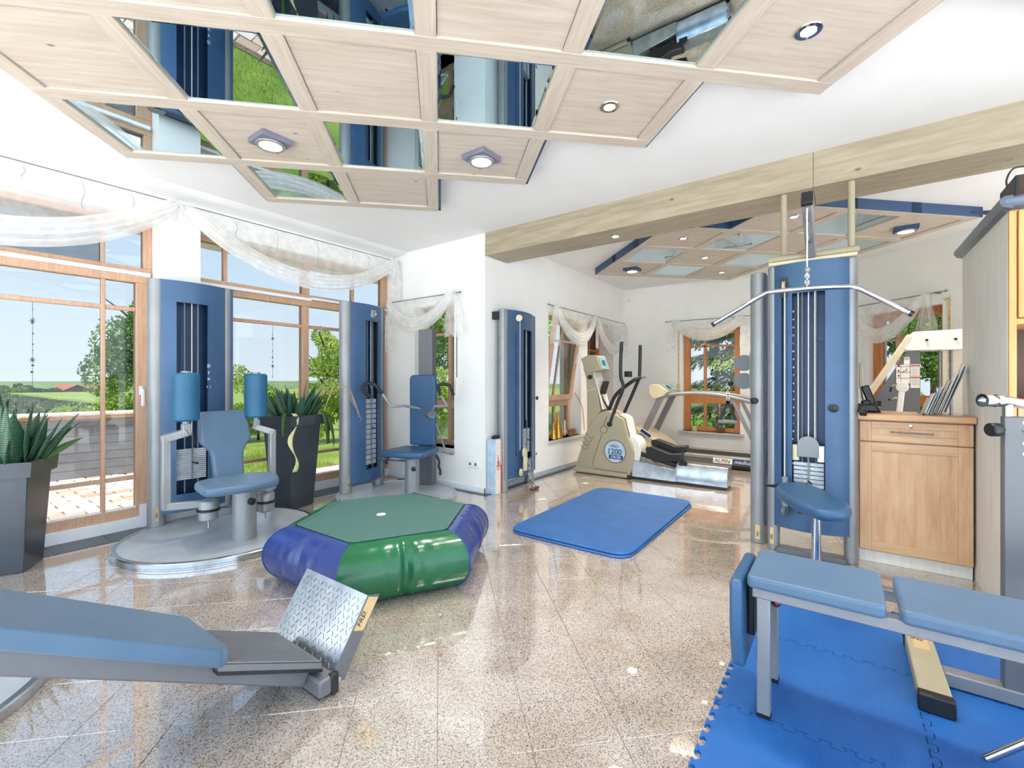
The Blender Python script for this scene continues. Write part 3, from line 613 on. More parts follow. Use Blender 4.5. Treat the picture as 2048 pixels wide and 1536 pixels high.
# ------------------------------------------------------------------ weight towers
def tower(par,L,R,n,H=1.92,rc=.058,slot=(.22,.68,.265,1.755),zb=.13,bow=.048,plates=(.37,.016,15),rods=True,s_lo=-.06,s_hi=1.115,tag_side=True,extra_slits=()):
    L=Vector(L); R=Vector(R); n=Vector(n).normalized(); d=R-L; T_=d.normalized()
    def P(s,off=0): p=L+d*s+n*(rc*.90+max(-.006,bow*4*s*(1-s))+off); return p
    for p in (L,R): obj('column',MB().cyl((p.x,p.y,.0 if not par.get('zbase') else par['zbase']),(p.x,p.y,H),rc,n=28),'silver',par,bevel=.004)
    s0,s1,z0,z1=slot; ss=sorted(set([s_lo+(s_hi-s_lo)*i/24 for i in range(25)]+[s0,s1]+[e for q in extra_slits for e in q[:2]])); zz=sorted(set([zb,H,z0,z1]+[e for q in extra_slits for e in q[2:4]]))
    mb=MB(); idx={}
    def vid(i,j,k):
        if (i,j,k) not in idx:
            p=P(ss[i],0 if k else -.018); idx[(i,j,k)]=len(mb.v); mb.v.append((p.x,p.y,zz[j]))
        return idx[(i,j,k)]
    def hole(i,j):
        if not(0<=i<len(ss)-1 and 0<=j<len(zz)-1): return True
        a=(ss[i]+ss[i+1])/2; z=(zz[j]+zz[j+1])/2
        return any(q[0]<a<q[1] and q[2]<z<q[3] for q in ((s0,s1,z0,z1),)+tuple(extra_slits))
    for i in range(len(ss)-1):
        for j in range(len(zz)-1):
            if hole(i,j): continue
            mb.f.append((vid(i,j,1),vid(i+1,j,1),vid(i+1,j+1,1),vid(i,j+1,1))); mb.f.append((vid(i,j,0),vid(i,j+1,0),vid(i+1,j+1,0),vid(i+1,j,0)))
            for (a,b_,c_,e_) in ((i-1,j,(i,j),(i,j+1)),(i+1,j,(i+1,j),(i+1,j+1)),(i,j-1,(i,j),(i+1,j)),(i,j+1,(i,j+1),(i+1,j+1))):
                if hole(a,b_): mb.f.append((vid(*c_,1),vid(*e_,1),vid(*e_,0),vid(*c_,0)))
    obj('front_panel',mb,'tower_blue',par)
    bk=[L-n*rc*.5,R-n*rc*.5]; mb=MB(); q=[bk[0],bk[1],bk[1]+n*.012,bk[0]+n*.012]; mb.hexa([(p.x,p.y,zb) for p in q]+[(p.x,p.y,H-.002) for p in q]); obj('back_panel',mb,'slot_blue',par,smooth=False)
    top=[P(s_lo+(s_hi-s_lo)*i/16,-.004) for i in range(17)]; mb=MB(); mb.prism([(p.x,p.y,H-.012) for p in [L-n*rc*.5]+top+[R-n*rc*.5]],(0,0,.010)); obj('top_cap',mb,'slot_blue',par,smooth=False)
    # lining of the slot
    mid=[P(s0-.02,-.022),P(s1+.02,-.022)]; inn=[mid[0]-n*(rc*.8),mid[1]-n*(rc*.8)]
    for a,b_ in ((0,0),(1,1)):
        q=[mid[a],inn[a],inn[a]+T_*.004,mid[a]+T_*.004]; mb=MB(); mb.hexa([(p.x,p.y,z0-.02) for p in q]+[(p.x,p.y,z1+.02) for p in q]); obj('slot_lining',mb,'dark_inside',par,smooth=False)
    if rods:
        for s in (s0+(s1-s0)*.30,s0+(s1-s0)*.72):
            p=P(s,-.045); obj('guide_rod',MB().cyl((p.x,p.y,z0),(p.x,p.y,z1+.03),.006,n=10),'paddle_grey',par)
    zp,hp,np_=plates; src=None
    for k in range(np_):
        c0=P(s0+.02*0+.006/d.length,-.026); c1=P(s1-.006/d.length,-.026)
        if src is None:
            q=[c0,c1,c1-n*.05,c0-n*.05]; mb=MB(); mb.hexa([(p.x,p.y,zp) for p in q]+[(p.x,p.y,zp+hp*.86) for p in q]); src=obj('weight_plate',mb,'plate_steel',par,bevel=.0015,seg=1)
        else: inst(src,(0,0,hp*k),par)
    pm=P((s0+s1)/2,-.02)
    obj('selector_stem',MB().box(pm.x-.004,pm.x+.004,pm.y-.004,pm.y+.004,zp,zp+hp*np_+.12),'silver_dark',par)
    pin=P((s0+s1)/2,0); zpin=zp+hp*(np_*.55); obj('selector_pin',MB().cyl((pm.x,pm.y,zpin),(pin.x+n.x*.03+T_.x*.02,pin.y+n.y*.03+T_.y*.02,zpin-.004),.006,n=10),'black_plastic',par)
    cb=P((s0+s1)/2,-.03); obj('cable',MB().cyl((cb.x,cb.y,zp+hp*np_+.1),(cb.x,cb.y,z1+.04),.0035,n=8),'rope',par)
    if tag_side:
        p=L+n*(rc+.0008)-T_*rc*.25; a=T_*.022; q=[p-a*.5,p+a*.5,p+a*.5-n*.004,p-a*.5-n*.004]
        mb=MB(); z=.04+(par.get('zbase') or 0); mb.hexa([(v.x,v.y,z) for v in q]+[(v.x,v.y,z+.11) for v in q]); lb=obj('maker_label',mb,'label_gold',par,smooth=False)
        o3=Vector((p.x,p.y,0))+Vector((n.x,n.y,0))*.001; text('FREI',.020,(o3.x+T_.x*.006,o3.y+T_.y*.006,z+.03),(0,0,1),(-T_.x,-T_.y,0),'ink',lb,shear=.2)
    return P
def ellipse_base(par,c,a,b_,rot=0,h=.045,name='platform'):
    c=Vector(c); n=72; cs,sn=math.cos(rot),math.sin(rot)
    def pt(k,s,z): t=2*math.pi*k/n; x=a*s(a)*math.cos(t); y=b_*s(b_)*math.sin(t); return (c.x+x*cs-y*sn,c.y+x*sn+y*cs,z)
    f=lambda off:(lambda r:(r+off)/r)
    mb=MB(); rings=[(f(-.004),0.001),(f(-.004),.012),(f(0),.016),(f(0),h-.006),(f(-.006),h),(f(-.03),h),(f(-.03),h-.006)]
    mb.add([pt(k,s,z) for s,z in rings for k in range(n)],[(i*n+k,i*n+(k+1)%n,(i+1)*n+(k+1)%n,(i+1)*n+k) for i in range(len(rings)-1) for k in range(n)])
    obj('platform_rim',mb,'alu_edge',par)
    mb=MB(); mb.add([pt(k,f(-.03),.002) for k in range(n)]+[pt(k,f(-.03),h-.003) for k in range(n)],[tuple(range(n)),tuple(range(n,2*n))]+[(k,(k+1)%n,n+(k+1)%n,n+k) for k in range(n)]); obj(name,mb,'platform_grey',par)
def pad(par,poly,th,mat='pad_blue',name='seat_pad',bev=.02,up=None,rnd=.04):
    mb=MB(); P_=round_poly(poly,rnd,5) if rnd else [Vector(p) for p in poly]; mb.prism(P_,Vector(up) if up is not None else Vector((0,0,th))); return obj(name,mb,mat,par,bevel=bev,seg=4,angle=60)
# ---- hip machine between the terrace windows
hip=thing('hip_machine',(1.455,3.69,0),'blue and silver hip machine with two padded rollers on a round platform','exercise machine'); hip['zbase']=.042
ellipse_base(hip,(1.455,3.685),.63,.615)
tower(hip,(1.205,4.235),(1.672,4.235),(0,-1))
for k,(z,s) in enumerate(((1.26,'|||'),(1.20,'Y'),(1.15,'X'),(1.09,'i  i'))): text(s,.030,(1.515,4.115,z),(1,0,0),(0,0,1),'lettering_white',hip,'pictogram','CENTER')
obj('pedestal',MB().cyl((1.475,3.40,.04),(1.475,3.40,.405),.075,n=28),'silver',hip,bevel=.004); obj('knob',MB().lathe([(.012,0),(.024,.008),(.024,.03),(.018,.034),(.002,.034)],(1.480,3.330,.31),18,(.2,-1,0)),'black_plastic',hip)
obj('seat_frame',MB().box(1.28,1.62,3.30,3.54,.395,.415),'silver_dark',hip,bevel=.004)
pad(hip,[(1.155,3.20,.412),(1.36,3.14,.412),(1.60,3.16,.412),(1.70,3.39,.412),(1.62,3.55,.412),(1.40,3.60,.412),(1.20,3.53,.412)],.058,'pad_blue','seat',.022,rnd=.08)
prof=[(-.095,.43),(.095,.43),(.105,.62),(.125,.66),(.165,.70),(.170,.74),(.155,.925),(-.155,.925),(-.170,.74),(-.165,.70),(-.125,.66),(-.105,.62)]
lean=lambda z:3.575+.2*(z-.43)
pad(hip,[(1.458+a,lean(z),z) for a,z in prof],0,'pad_blue','backrest',.018,up=(0,.055,0),rnd=.02); obj('backrest_post',MB().beam((1.46,3.64,.38),(1.46,3.72,.80),.05,.03,(0,1,0)),'silver_dark',hip)
def roller(par,c,z0,z1,r):
    rl=obj('roller',MB().lathe([(r-.012,0),(r,.012),(r,z1-z0-.012),(r-.012,z1-z0)],(c[0],c[1],z0),32),'roller_blue',par); obj('roller_cap',MB().cyl((c[0],c[1],z1-.002),(c[0],c[1],z1+.012),.030,n=20),'silver',rl); obj('roller_core',MB().cyl((c[0],c[1],z0-.06),(c[0],c[1],z0+.01),.022,n=18),'silver',rl)
roller(hip,(1.177,3.565),.877,1.20,.078); roller(hip,(1.668,3.655),.865,1.20,.078)
def bent(par,pts,wd,ht,name='arm'):
    mb=MB()
    for a,b_ in zip(pts[:-1],pts[1:]):
        a=Vector(a); b_=Vector(b_); e=(b_-a).normalized()*wd*.42; mb.beam(a-e,b_+e,wd,ht,(0,1,0) if abs((b_-a).normalized().y)<.8 else (0,0,1))
    return obj(name,mb,'silver',par,bevel=.006)
bent(hip,[(1.177,3.565,.84),(1.177,3.565,.80),(1.098,3.674,.76),(1.098,3.674,.30),(1.27,3.64,.285)],.050,.045); bent(hip,[(1.668,3.655,.83),(1.668,3.655,.79),(1.748,3.57,.75),(1.748,3.57,.33),(1.68,3.52,.31)],.045,.045)
for c in ((1.325,3.60),(1.665,3.50)):
    obj('pivot_housing',MB().lathe([(.045,0),(.062,.01),(.062,.06),(.066,.062),(.066,.072),(.062,.074),(.062,.13),(.055,.14)],(c[0],c[1],.17),26),'silver',hip); obj('pivot_ring',MB().lathe([(.066,0),(.074,.004),(.074,.014),(.066,.018)],(c[0],c[1],.235),26),'black_plastic',hip); obj('locking_screw',MB().cyl((c[0],c[1],.115),(c[0],c[1],.17),.007,n=10),'chrome',hip)
obj('cross_member',MB().beam((1.325,3.60,.22),(1.665,3.50,.22),.06,.05),'silver_dark',hip,bevel=.005)
# ---- chest press by the end wall
cp=thing('chest_press_machine',(2.95,3.55,0),'blue chest press machine with black grips and upright backrest by the end wall','exercise machine'); cp['zbase']=.042
ellipse_base(cp,(2.95,3.55),.555,.61)
Pp=tower(cp,(2.640,3.945),(3.075,4.01),(.149,-1),slot=(.40,.83,.25,1.755),plates=(.29,.052,13))
p=Pp(.62,.0); obj('pulley_housing',MB().box(p.x-.03,p.x+.03,p.y-.012,p.y+.02,1.79,1.87),'silver',cp,bevel=.006); obj('pulley',MB().lathe([(.03,-.008),(.026,0),(.03,.008)],(p.x,p.y-.012,1.825),22,(1,0,0)),'chrome',cp)
p=Pp(.52,-.02); text('FREI',.024,(p.x,p.y,1.53),(1,.149,0),(0,0,1),'ink_teal',cp,'lettering','CENTER')
e1=Vector((.31,-.95,0)); ff=Vector((-.95,-.31,0)); sc_=Vector((3.095,3.495,0))
pad(cp,[sc_+ff*a+e1*b_+Vector((0,0,.405)) for a,b_ in ((.22,-.24),(.25,0),(.22,.24),(-.22,.20),(-.22,-.20))],.058,'pad_deep','seat',.022,rnd=.05)
bc=sc_-ff*.20; pad(cp,[bc+e1*a+Vector((0,0,z)) for a,z in ((-.148,.47),(.148,.47),(.150,1.17),(.13,1.205),(-.13,1.205),(-.150,1.17))],0,'pad_deep','backrest',.018,up=tuple(-ff*.06),rnd=.02)
mc=sc_-ff*.32; mb=MB(); q=[mc+e1*a+ff*b_ for a,b_ in ((-.08,-.05),(.08,-.05),(.08,.05),(-.08,.05))]; mb.hexa([(v.x,v.y,.042) for v in q]+[(v.x,v.y,1.69) for v in q]); obj('mast',mb,'steel_grey',cp,bevel=.006)
obj('pedestal',MB().cyl((3.05,3.44,.042),(3.05,3.44,.385),.070,n=26),'silver',cp,bevel=.004); obj('seat_frame',MB().box(2.94,3.24,3.36,3.60,.385,.408),'silver_dark',cp,bevel=.004); obj('knob',MB().lathe([(.010,0),(.022,.008),(.022,.028),(.002,.032)],(3.01,3.378,.29),18,(-.6,-.8,0)),'black_plastic',cp)
hL=[(2.785,3.735,.985),(2.738,3.799,1.055),(2.749,3.785,1.106),(2.799,3.716,1.114),(2.851,3.645,1.016),(2.9,3.578,.891),(3.0,3.50,.90)]
hR=[(3.37,3.186,.996),(3.343,3.223,1.10),(3.281,3.309,1.098),(3.293,3.293,.996),(3.334,3.235,.89),(3.26,3.338,.89),(3.278,3.42,.80)]
obj('grip',MB().tube(smooth_path(hL[:5]),.017,12),'rubber',cp); obj('press_arm',MB().tube([hL[4],hL[5],hL[6],(3.22,3.52,.86)],.014,12),'silver',cp); obj('grip',MB().tube(smooth_path(hR[:4]),.017,12),'rubber',cp); obj('press_arm',MB().tube(hR[3:]+[(3.33,3.50,.80)],.014,12),'silver',cp)
obj('pivot_hub',MB().cyl((3.30,3.42,.80),(3.34,3.54,.80),.045,n=22),'silver_dark',cp); obj('lever_bar',MB().cyl((2.99,3.90,.335),(3.05,3.46,.345),.010,n=12),'chrome',cp); obj('strut',MB().cyl((3.30,3.36,.70),(3.36,3.30,.45),.010,n=10),'silver_dark',cp)
obj('safety_strap',MB().tube(smooth_path([(3.24,3.30,.40),(3.25,3.27,.34),(3.235,3.26,.29),(3.25,3.255,.25),(3.245,3.25,.20)]),[.012]*24+[.006],8),'rubber',cp); obj('foot_loop',MB().tube(smooth_path([(2.90,3.60,.40),(2.87,3.62,.35),(2.90,3.63,.33)]),.010,8),'rubber',cp)
# ---- wall pulley tower
wp=thing('cable_tower',(4.01,2.84,0),'narrow blue cable tower against the side wall left of the cross trainer','exercise machine')
Pw=tower(wp,(3.735,2.83),(4.285,2.872),(.07,-1),H=1.88,rc=.048,slot=(.42,.86,.30,1.69),bow=.06,plates=(.36,.022,12),tag_side=False,extra_slits=((.20,.225,.36,1.66),))
obj('wall_bracket',MB().box(3.675,3.72,2.85,2.932,1.78,1.86),'rubber',wp,bevel=.004)
p=Pw(.24,.02); obj('pulley_wheel',MB().lathe([(.034,-.010),(.030,0),(.034,.010)],(p.x,p.y-.004,1.80),24,(1,.9,0)),'machine_cream',wp); obj('cable',MB().cyl((p.x+.01,p.y-.01,1.78),(p.x+.01,p.y-.01,.42),.003,n=8),'rope',wp)
for (s,z,r_) in ((.36,.39,.05),(.40,.30,.045),(.26,.19,.038)): p=Pw(s,.03); obj('pulley_cover',MB().lathe([(r_,-.012),(r_,.012)],(p.x,p.y-.01,z),26,(.35,-1,0)),'machine_cream',wp,bevel=.003)
p=Pw(.36,.04); obj('carriage',MB().box(p.x-.03,p.x+.03,p.y-.02,p.y,.20,.42),'machine_cream',wp,bevel=.006); mb=MB()
for k in range(7): mb.tube([(p.x+.05+.012*math.cos(a),p.y-.03,.30-.03*k+.018*math.sin(a)) if k%2 else (p.x+.05,p.y-.03+.012*math.cos(a),.30-.03*k+.018*math.sin(a)) for a in [i*math.pi/5 for i in range(10)]],.003,6,closed=True)
obj('chain',mb,'chrome',wp); obj('strap',MB().tube([(p.x+.05,p.y-.03,.10),(p.x+.0,p.y-.10,.02)],.003,6),'cable_black',wp); obj('strap',MB().tube([(p.x+.05,p.y-.03,.10),(p.x+.11,p.y-.08,.02)],.003,6),'cable_black',wp); obj('pull_handle',MB().box(p.x-.02,p.x+.12,p.y-.11,p.y-.075,.004,.03),'dark_wood',wp,bevel=.006); obj('knob',MB().lathe([(.008,0),(.020,.006),(.020,.028),(.002,.032)],(4.30,2.80,.95),16,(.5,-1,0)),'black_plastic',wp)
# tall product carton beside it
bx=thing('carton',(3.655,2.87,0),'tall narrow printed carton in pale blue leaning by the wall corner','box')
obj('carton_body',MB().box(3.580,3.686,2.81,2.920,0,.555),'box_blue',bx,bevel=.002); obj('white_print',MB().box(3.582,3.662,2.8085,2.810,.004,.55),'paper',bx); obj('red_stripe',MB().box(3.662,3.685,2.8080,2.8095,.004,.55),'ink_red',bx)
mb=MB()
for k in range(17): mb.box(3.668,3.679,2.8070,2.8082,.535-.0145*k-(.006 if k%3 else .009),.535-.0145*k)
obj('illegible_print',mb,'lettering_white',bx)
mb=MB(); mb.tube([(3.625+.026*math.cos(a),2.807,.29+.045*math.sin(a)) for a in [i*math.pi/9 for i in range(18)]],.003,6,closed=True); obj('printed_ring',mb,'ink_red',bx); obj('printed_figure',MB().prism([(3.61,2.8082,.27),(3.64,2.8082,.28),(3.635,2.8082,.31),(3.618,2.8082,.40),(3.612,2.8082,.40),(3.620,2.8082,.31)],(0,-.001,0)),'ink_red',bx)
mb=MB()
for (x,y,z,r_) in ((3.60,2.86,.572,.016),(3.62,2.85,.575,.02),(3.645,2.86,.571,.016),(3.67,2.85,.574,.018)): mb.sphere((x,y,z),r_,10)
mb.tube(smooth_path([(3.59,2.86,.563),(3.62,2.84,.59),(3.65,2.87,.565),(3.675,2.84,.58)]),.007,8); tag(obj('hand_straps',mb,'rubber'),'small black straps lying on top of the pale blue carton','strap')
# ---- lat pulldown tower in line with the beam
lt=thing('lat_pulldown_tower',(3.565,.16,0),'tall blue lat pulldown tower with chrome bar under the wooden beam','exercise machine')
Pl=tower(lt,(3.57,.380),(3.57,-.042),(-1,0),rc=.036,s_lo=-.05,s_hi=1.05,slot=(.265,.690,.33,1.72),bow=.06,plates=(.345,.0275,10),extra_slits=((.120,.145,.50,1.70),),zb=.17)
obj('top_tube',MB().cyl((3.545,.41,1.965),(3.545,-.085,1.965),.024,n=18),'shell_beige',lt); obj('top_plate',MB().box(3.50,3.59,-.075,.405,1.92,1.942),'machine_cream',lt,bevel=.004)
for y in (.325,-.045): obj('post',MB().cyl((3.60,y,1.96),(3.60,y,2.413),.019,n=18),'shell_beige',lt)
obj('boom',MB().beam((3.60,.165,1.93),(3.12,.165,2.19),.052,.085,(0,0,1)),'silver',lt,bevel=.006); obj('boom_cap',MB().beam((3.125,.165,2.187),(3.098,.165,2.202),.058,.092,(0,0,1)),'black_plastic',lt,bevel=.006)
for t in (.12,.45): c=Vector((3.12,.165,2.19)).lerp(Vector((3.60,.165,1.93)),t); obj('pulley',MB().lathe([(.036,-.010),(.031,0),(.036,.010)],(c.x,c.y,c.z-.045),22,(0,1,0)),'silver_dark',lt)
obj('cable',MB().cyl((3.11,.165,2.14),(3.11,.165,1.70),.004,n=8),'rope',lt); obj('stopper_ball',MB().sphere((3.11,.165,1.785),.017,16),'silver',lt)
mb=MB()
for k in range(4): z=1.75-.018*k; mb.tube([(3.11+(.010*math.cos(a) if k%2 else 0),.165+(0 if k%2 else .010*math.cos(a)),z+.013*math.sin(a)) for a in [i*math.pi/5 for i in range(10)]],.0032,6,closed=True)
obj('chain',mb,'chrome',lt)
lb=obj('pulldown_bar',MB().tube(smooth_path([(3.10,.663,1.51),(3.10,.52,1.59),(3.10,.40,1.658),(3.10,.34,1.677),(3.10,.165,1.676),(3.10,0,1.666),(3.10,-.06,1.655),(3.10,-.12,1.615),(3.10,-.285,1.494)],5),.0135,14),'chrome',lt); obj('grip_end',MB().cyl((3.10,.675,1.503),(3.10,.66,1.512),.0150,n=14),'black_plastic',lb); obj('grip_end',MB().cyl((3.10,-.293,1.488),(3.10,-.279,1.498),.0150,n=14),'black_plastic',lb)
p=Pl(.155,.008); obj('pulley_window',MB().box(p.x-.004,p.x+.004,p.y-.020,p.y+.020,1.70,1.83),'black_plastic',lt,bevel=.003); obj('pulley',MB().lathe([(.040,-.008),(.035,0),(.040,.008)],(p.x-.012,p.y,1.765),20,(0,1,0)),'machine_cream',lt); obj('cable',MB().cyl((p.x-.016,p.y-.006,1.74),(p.x-.016,p.y-.006,.42),.0034,n=8),'rope',lt)
for s in (.345,.56): p=Pl(s,-.012); obj('cable',MB().cyl((p.x,p.y,.70),(p.x,p.y,1.74),.0032,n=8),'rope',lt)
p=Pl(.475,-.012); obj('stack_pulley',MB().prism([(p.x-.012,p.y-.060,.655),(p.x-.012,p.y+.060,.655)]+[(p.x-.012,p.y+.060*math.cos(t),.73+.06*math.sin(t)) for t in [i*math.pi/14 for i in range(15)]],(.012,0,0)),'silver_dark',lt,bevel=.002)
for s,m_ in ((.315,'machine_cream'),(.635,'white_plastic')): p=Pl(s,-.014); obj('rod_bushing',MB().cyl((p.x,p.y,.63),(p.x,p.y,.73),.020,n=16),m_,lt)
p=Pl(.455,-.0235)
for k in range(9):
    z=.345+.0275*(9-k)+.007; text(str(5*(k+1)),.017,(p.x,p.y+.002,z),(0,-1,0),(0,0,1),'lettering_white',lt,'lettering','RIGHT'); text(str(10*(k+1)),.017,(p.x,p.y-.022,z),(0,-1,0),(0,0,1),'lettering_white',lt,'lettering')
p=Pl(.283,-.016)
for k,v_ in enumerate(range(6,26)): text(str(v_),.017,(p.x,p.y+.004,.60+.0525*k),(0,-1,0),(0,0,1),'lettering_white',lt,'scale_number','CENTER')
p=Pl(.625,-.016); text('FREI',.026,(p.x,p.y,1.405),(0,-1,0),(0,0,1),'ink_teal',lt,'lettering','CENTER')
for s,z in ((.80,.975),): p=Pl(s,.0); obj('knob',MB().lathe([(.010,0),(.025,.006),(.025,.028),(.002,.034)],(p.x,p.y,z),20,(-1,0,0)),'black_plastic',lt)
obj('knob',MB().lathe([(.010,0),(.025,.006),(.025,.034),(.002,.040)],(3.55,-.085,.955),20,(-.3,-1,0)),'black_plastic',lt)
p=Pl(.18,.03); obj('low_pulley_arm',MB().cyl((p.x-.03,p.y,.33),(p.x-.03,p.y,.52),.018,n=16),'silver',lt); obj('low_pulley_cover',MB().lathe([(.055,-.008),(.055,.008)],(p.x-.035,p.y-.055,.40),26,(1,0,0)),'silver',lt,bevel=.003); obj('low_pulley_cover',MB().lathe([(.050,-.008),(.050,.008)],(p.x-.015,p.y-.065,.37),26,(1,0,0)),'silver',lt,bevel=.003); obj('low_pulley',MB().lathe([(.042,-.009),(.036,0),(.042,.009)],(p.x-.03,p.y,.30),22,(.2,1,0)),'silver_dark',lt); obj('release_lever',MB().tube([(p.x-.03,p.y,.47),(p.x-.07,p.y+.06,.46),(p.x-.10,p.y+.11,.465)],[.008,.010,.006],10),'black_plastic',lt)
p=Pl(.58,.001); obj('pivot_slot',MB().box(p.x-.002,p.x+.003,p.y-.10,p.y+.10,.285,.315),'black_plastic',lt); obj('floor_rail',MB().box(3.50,3.60,-.02,.36,0,.03),'steel_grey',lt,bevel=.004)
# stool in front of it
st=thing('swivel_stool',(3.05,.14,0),'blue padded swivel seat on a chrome post before the lat tower','stool')
sp=[(3.16,.339),(3.33,.325),(3.42,.23),(3.40,.17),(3.212,.059),(2.975,-.032),(2.868,-.043),(2.77,-.01),(2.72,.09),(2.82,.181),(2.966,.261)]
pad(st,[(x,y,.445) for x,y in sp],.062,'pad_deep','seat',.026,rnd=.06); obj('post',MB().cyl((3.08,.12,.02),(3.08,.12,.40),.024,n=22),'chrome',st); obj('post_collar',MB().cyl((3.08,.12,.40),(3.08,.12,.446),.019,n=20),'silver_dark',st); obj('foot_plate',MB().lathe([(.15,0),(.15,.010),(.03,.022),(.004,.022)],(3.08,.12,0),32),'silver',st)
# second tower turned sideways behind
s2=thing('cable_tower',(3.90,.50,0),'blue cable tower seen edge-on left of the lat pulldown tower','exercise machine')
Ps=tower(s2,(3.665,.485),(4.20,.485),(0,1),H=1.91,rc=.052,slot=(.28,.72,.33,1.70),bow=.035,plates=(.36,.024,12),tag_side=False)
obj('side_panel',MB().box(3.62,4.24,.432,.446,.13,1.90),'slot_blue',s2,bevel=.003); obj('knob',MB().lathe([(.010,0),(.023,.006),(.023,.030),(.002,.035)],(3.625,.50,1.005),20,(-1,.3,0)),'black_plastic',s2); obj('maker_label',MB().box(3.609,3.6125,.470,.500,.03,.13),'label_gold',s2); text('FREI',.018,(3.608,.478,.05),(0,0,1),(0,1,0),'ink',s2,shear=.2)
obj('paddle_bracket',MB().box(3.90,3.93,.55,.58,1.08,1.36),'silver',s2,bevel=.003)
for z,r_ in ((1.285,.062),(1.145,.062)):
    obj('pulley_paddle',MB().prism(round_poly([(3.915,.575,z-r_),(3.915,.575,z+r_),(3.915,.66,z+r_),(3.915,.70,z),(3.915,.66,z-r_)],.045,6),(.008,0,0)),'paddle_grey',s2,bevel=.002)
obj('stopper_ball',MB().sphere((3.92,.715,1.125),.020,14),'black_plastic',s2); mb=MB()
for k in range(5): z=1.09-.022*k; mb.tube([(3.92+(.010*math.cos(a) if k%2 else 0),.735+(0 if k%2 else .010*math.cos(a)),z+.015*math.sin(a)) for a in [i*math.pi/5 for i in range(10)]],.003,6,closed=True)
obj('chain',mb,'chrome',s2)
for y in (.795,.675): obj('stirrup_strap',MB().beam((3.92,.735,.985),(3.92,y,.825),.022,.008,(1,0,0)),'rubber',s2)
obj('stirrup_grip',MB().cyl((3.92,.665,.822),(3.92,.805,.822),.015,n=14),'silver_dark',s2)
# ------------------------------------------------------------------ cross trainer
ct=thing('cross_trainer',(5.25,1.9,0),'beige cross trainer with upright display and black handles by the rear room wall','exercise machine'); xa,xb=5.08,5.40
bp=[(2.72,.05),(2.56,.528),(2.387,.755),(2.273,.79),(2.161,.728),(2.082,.692),(2.028,.472),(1.985,.395),(1.962,.30),(1.98,.112),(2.0,.05)]
obj('shell',MB().prism(round_poly([(xa,y,z) for y,z in bp],.03,3),(xb-xa,0,0)),'shell_beige',ct,bevel=.02,seg=3); obj('base',MB().box(xa-.02,xb+.02,1.995,2.735,.008,.055),'shell_beige',ct,bevel=.01); obj('base_foot',MB().box(xa-.021,xa+.02,1.994,2.03,.0,.05),'black_plastic',ct,bevel=.003)
np__=[(2.57,.50),(2.574,1.01),(2.585,1.18),(2.63,1.32),(2.50,1.27),(2.44,1.05),(2.39,.78)]
obj('neck',MB().prism(round_poly([(xa+.04,y,z) for y,z in np__],.02,3),(xb-xa-.08,0,0)),'shell_beige',ct,bevel=.014,seg=3)
obj('neck_front',MB().prism([(xa+.05,2.494,1.24),(xa+.05,2.435,1.04),(xa+.05,2.375,.79),(xa+.05,2.365,.80),(xa+.05,2.425,1.045),(xa+.05,2.482,1.25)],(xb-xa-.10,0,0)),'machine_white',ct,bevel=.003)
hp=[(2.655,1.425),(2.554,1.462),(2.445,1.458),(2.372,1.275),(2.49,1.245),(2.60,1.26)]
hd=obj('display_head',MB().prism(round_poly([(xa+.03,y,z) for y,z in hp],.015,3),(xb-xa-.06,0,0)),'shell_beige',ct,bevel=.012,seg=3)
a=Vector((0,2.440,1.448)); b_=Vector((0,2.370,1.282)); nn=Vector((0,-.92,.39)); q=[Vector((xa+.06,0,0))+a.lerp(b_,.04)+nn*.004,Vector((xb-.06,0,0))+a.lerp(b_,.04)+nn*.004,Vector((xb-.06,0,0))+a.lerp(b_,.96)+nn*.004,Vector((xa+.06,0,0))+a.lerp(b_,.96)+nn*.004]
sc2=obj('screen',MB().prism(q,nn*-.01),'screen_teal',hd); m_=[sum((v*.25 for v in q),Vector())+((v-sum((w_*.25 for w_ in q),Vector()))*.45) for v in q]; obj('display_field',MB().prism([v+nn*.001 for v in m_],nn*.001),'ink_teal',sc2)
obj('adjust_knob',MB().lathe([(.012,0),(.028,.006),(.028,.026),(.002,.03)],(xa+.04,2.525,1.19),20,(-1,0,0)),'black_plastic',ct); obj('seam_line',MB().beam((xa+.036,2.57,1.015),(xa+.036,2.452,1.045),.004,.008,(1,0,0)),'machine_white',ct)
obj('tablet_holder',MB().beam((xa+.16,2.42,.97),(xa+.16,2.37,1.14),.16,.02,(0,1,0)),'black_plastic',ct,bevel=.004); obj('cable',MB().tube(smooth_path([(xa+.10,2.42,1.0),(xa+.11,2.39,.92),(xa+.12,2.36,.86),(xa+.15,2.34,.80)]),.012,8),'black_plastic',ct)
obj('front_cover',MB().prism([(xa+.06,2.155,.735),(xa+.06,2.078,.695),(xa+.06,2.022,.475),(xa+.06,2.012,.475),(xa+.06,2.068,.705),(xa+.06,2.150,.747)],(xb-xa-.12,0,0)),'machine_white',ct,bevel=.004)
cc=(2.186,.304); obj('wheel_cover',MB().prism([(xa+.05,1.99+.10*math.cos(t),.32+.17*math.sin(t)) for t in [i*math.pi/12 for i in range(24)]],(xb-xa-.10,0,0)),'machine_white',ct,bevel=.01)
obj('badge_ring',MB().tube([(xa-.002,cc[0]+.135*math.cos(t),cc[1]+.135*math.sin(t)) for t in [i*math.pi/20 for i in range(40)]],.006,8,closed=True),'shell_crease_shade',ct)
bd=obj('badge',MB().prism([(xa+.004,cc[0]+.130*math.cos(t),cc[1]+.130*math.sin(t)) for t in [i*math.pi/20 for i in range(40)]],(-.006,0,0)),'box_blue',ct)
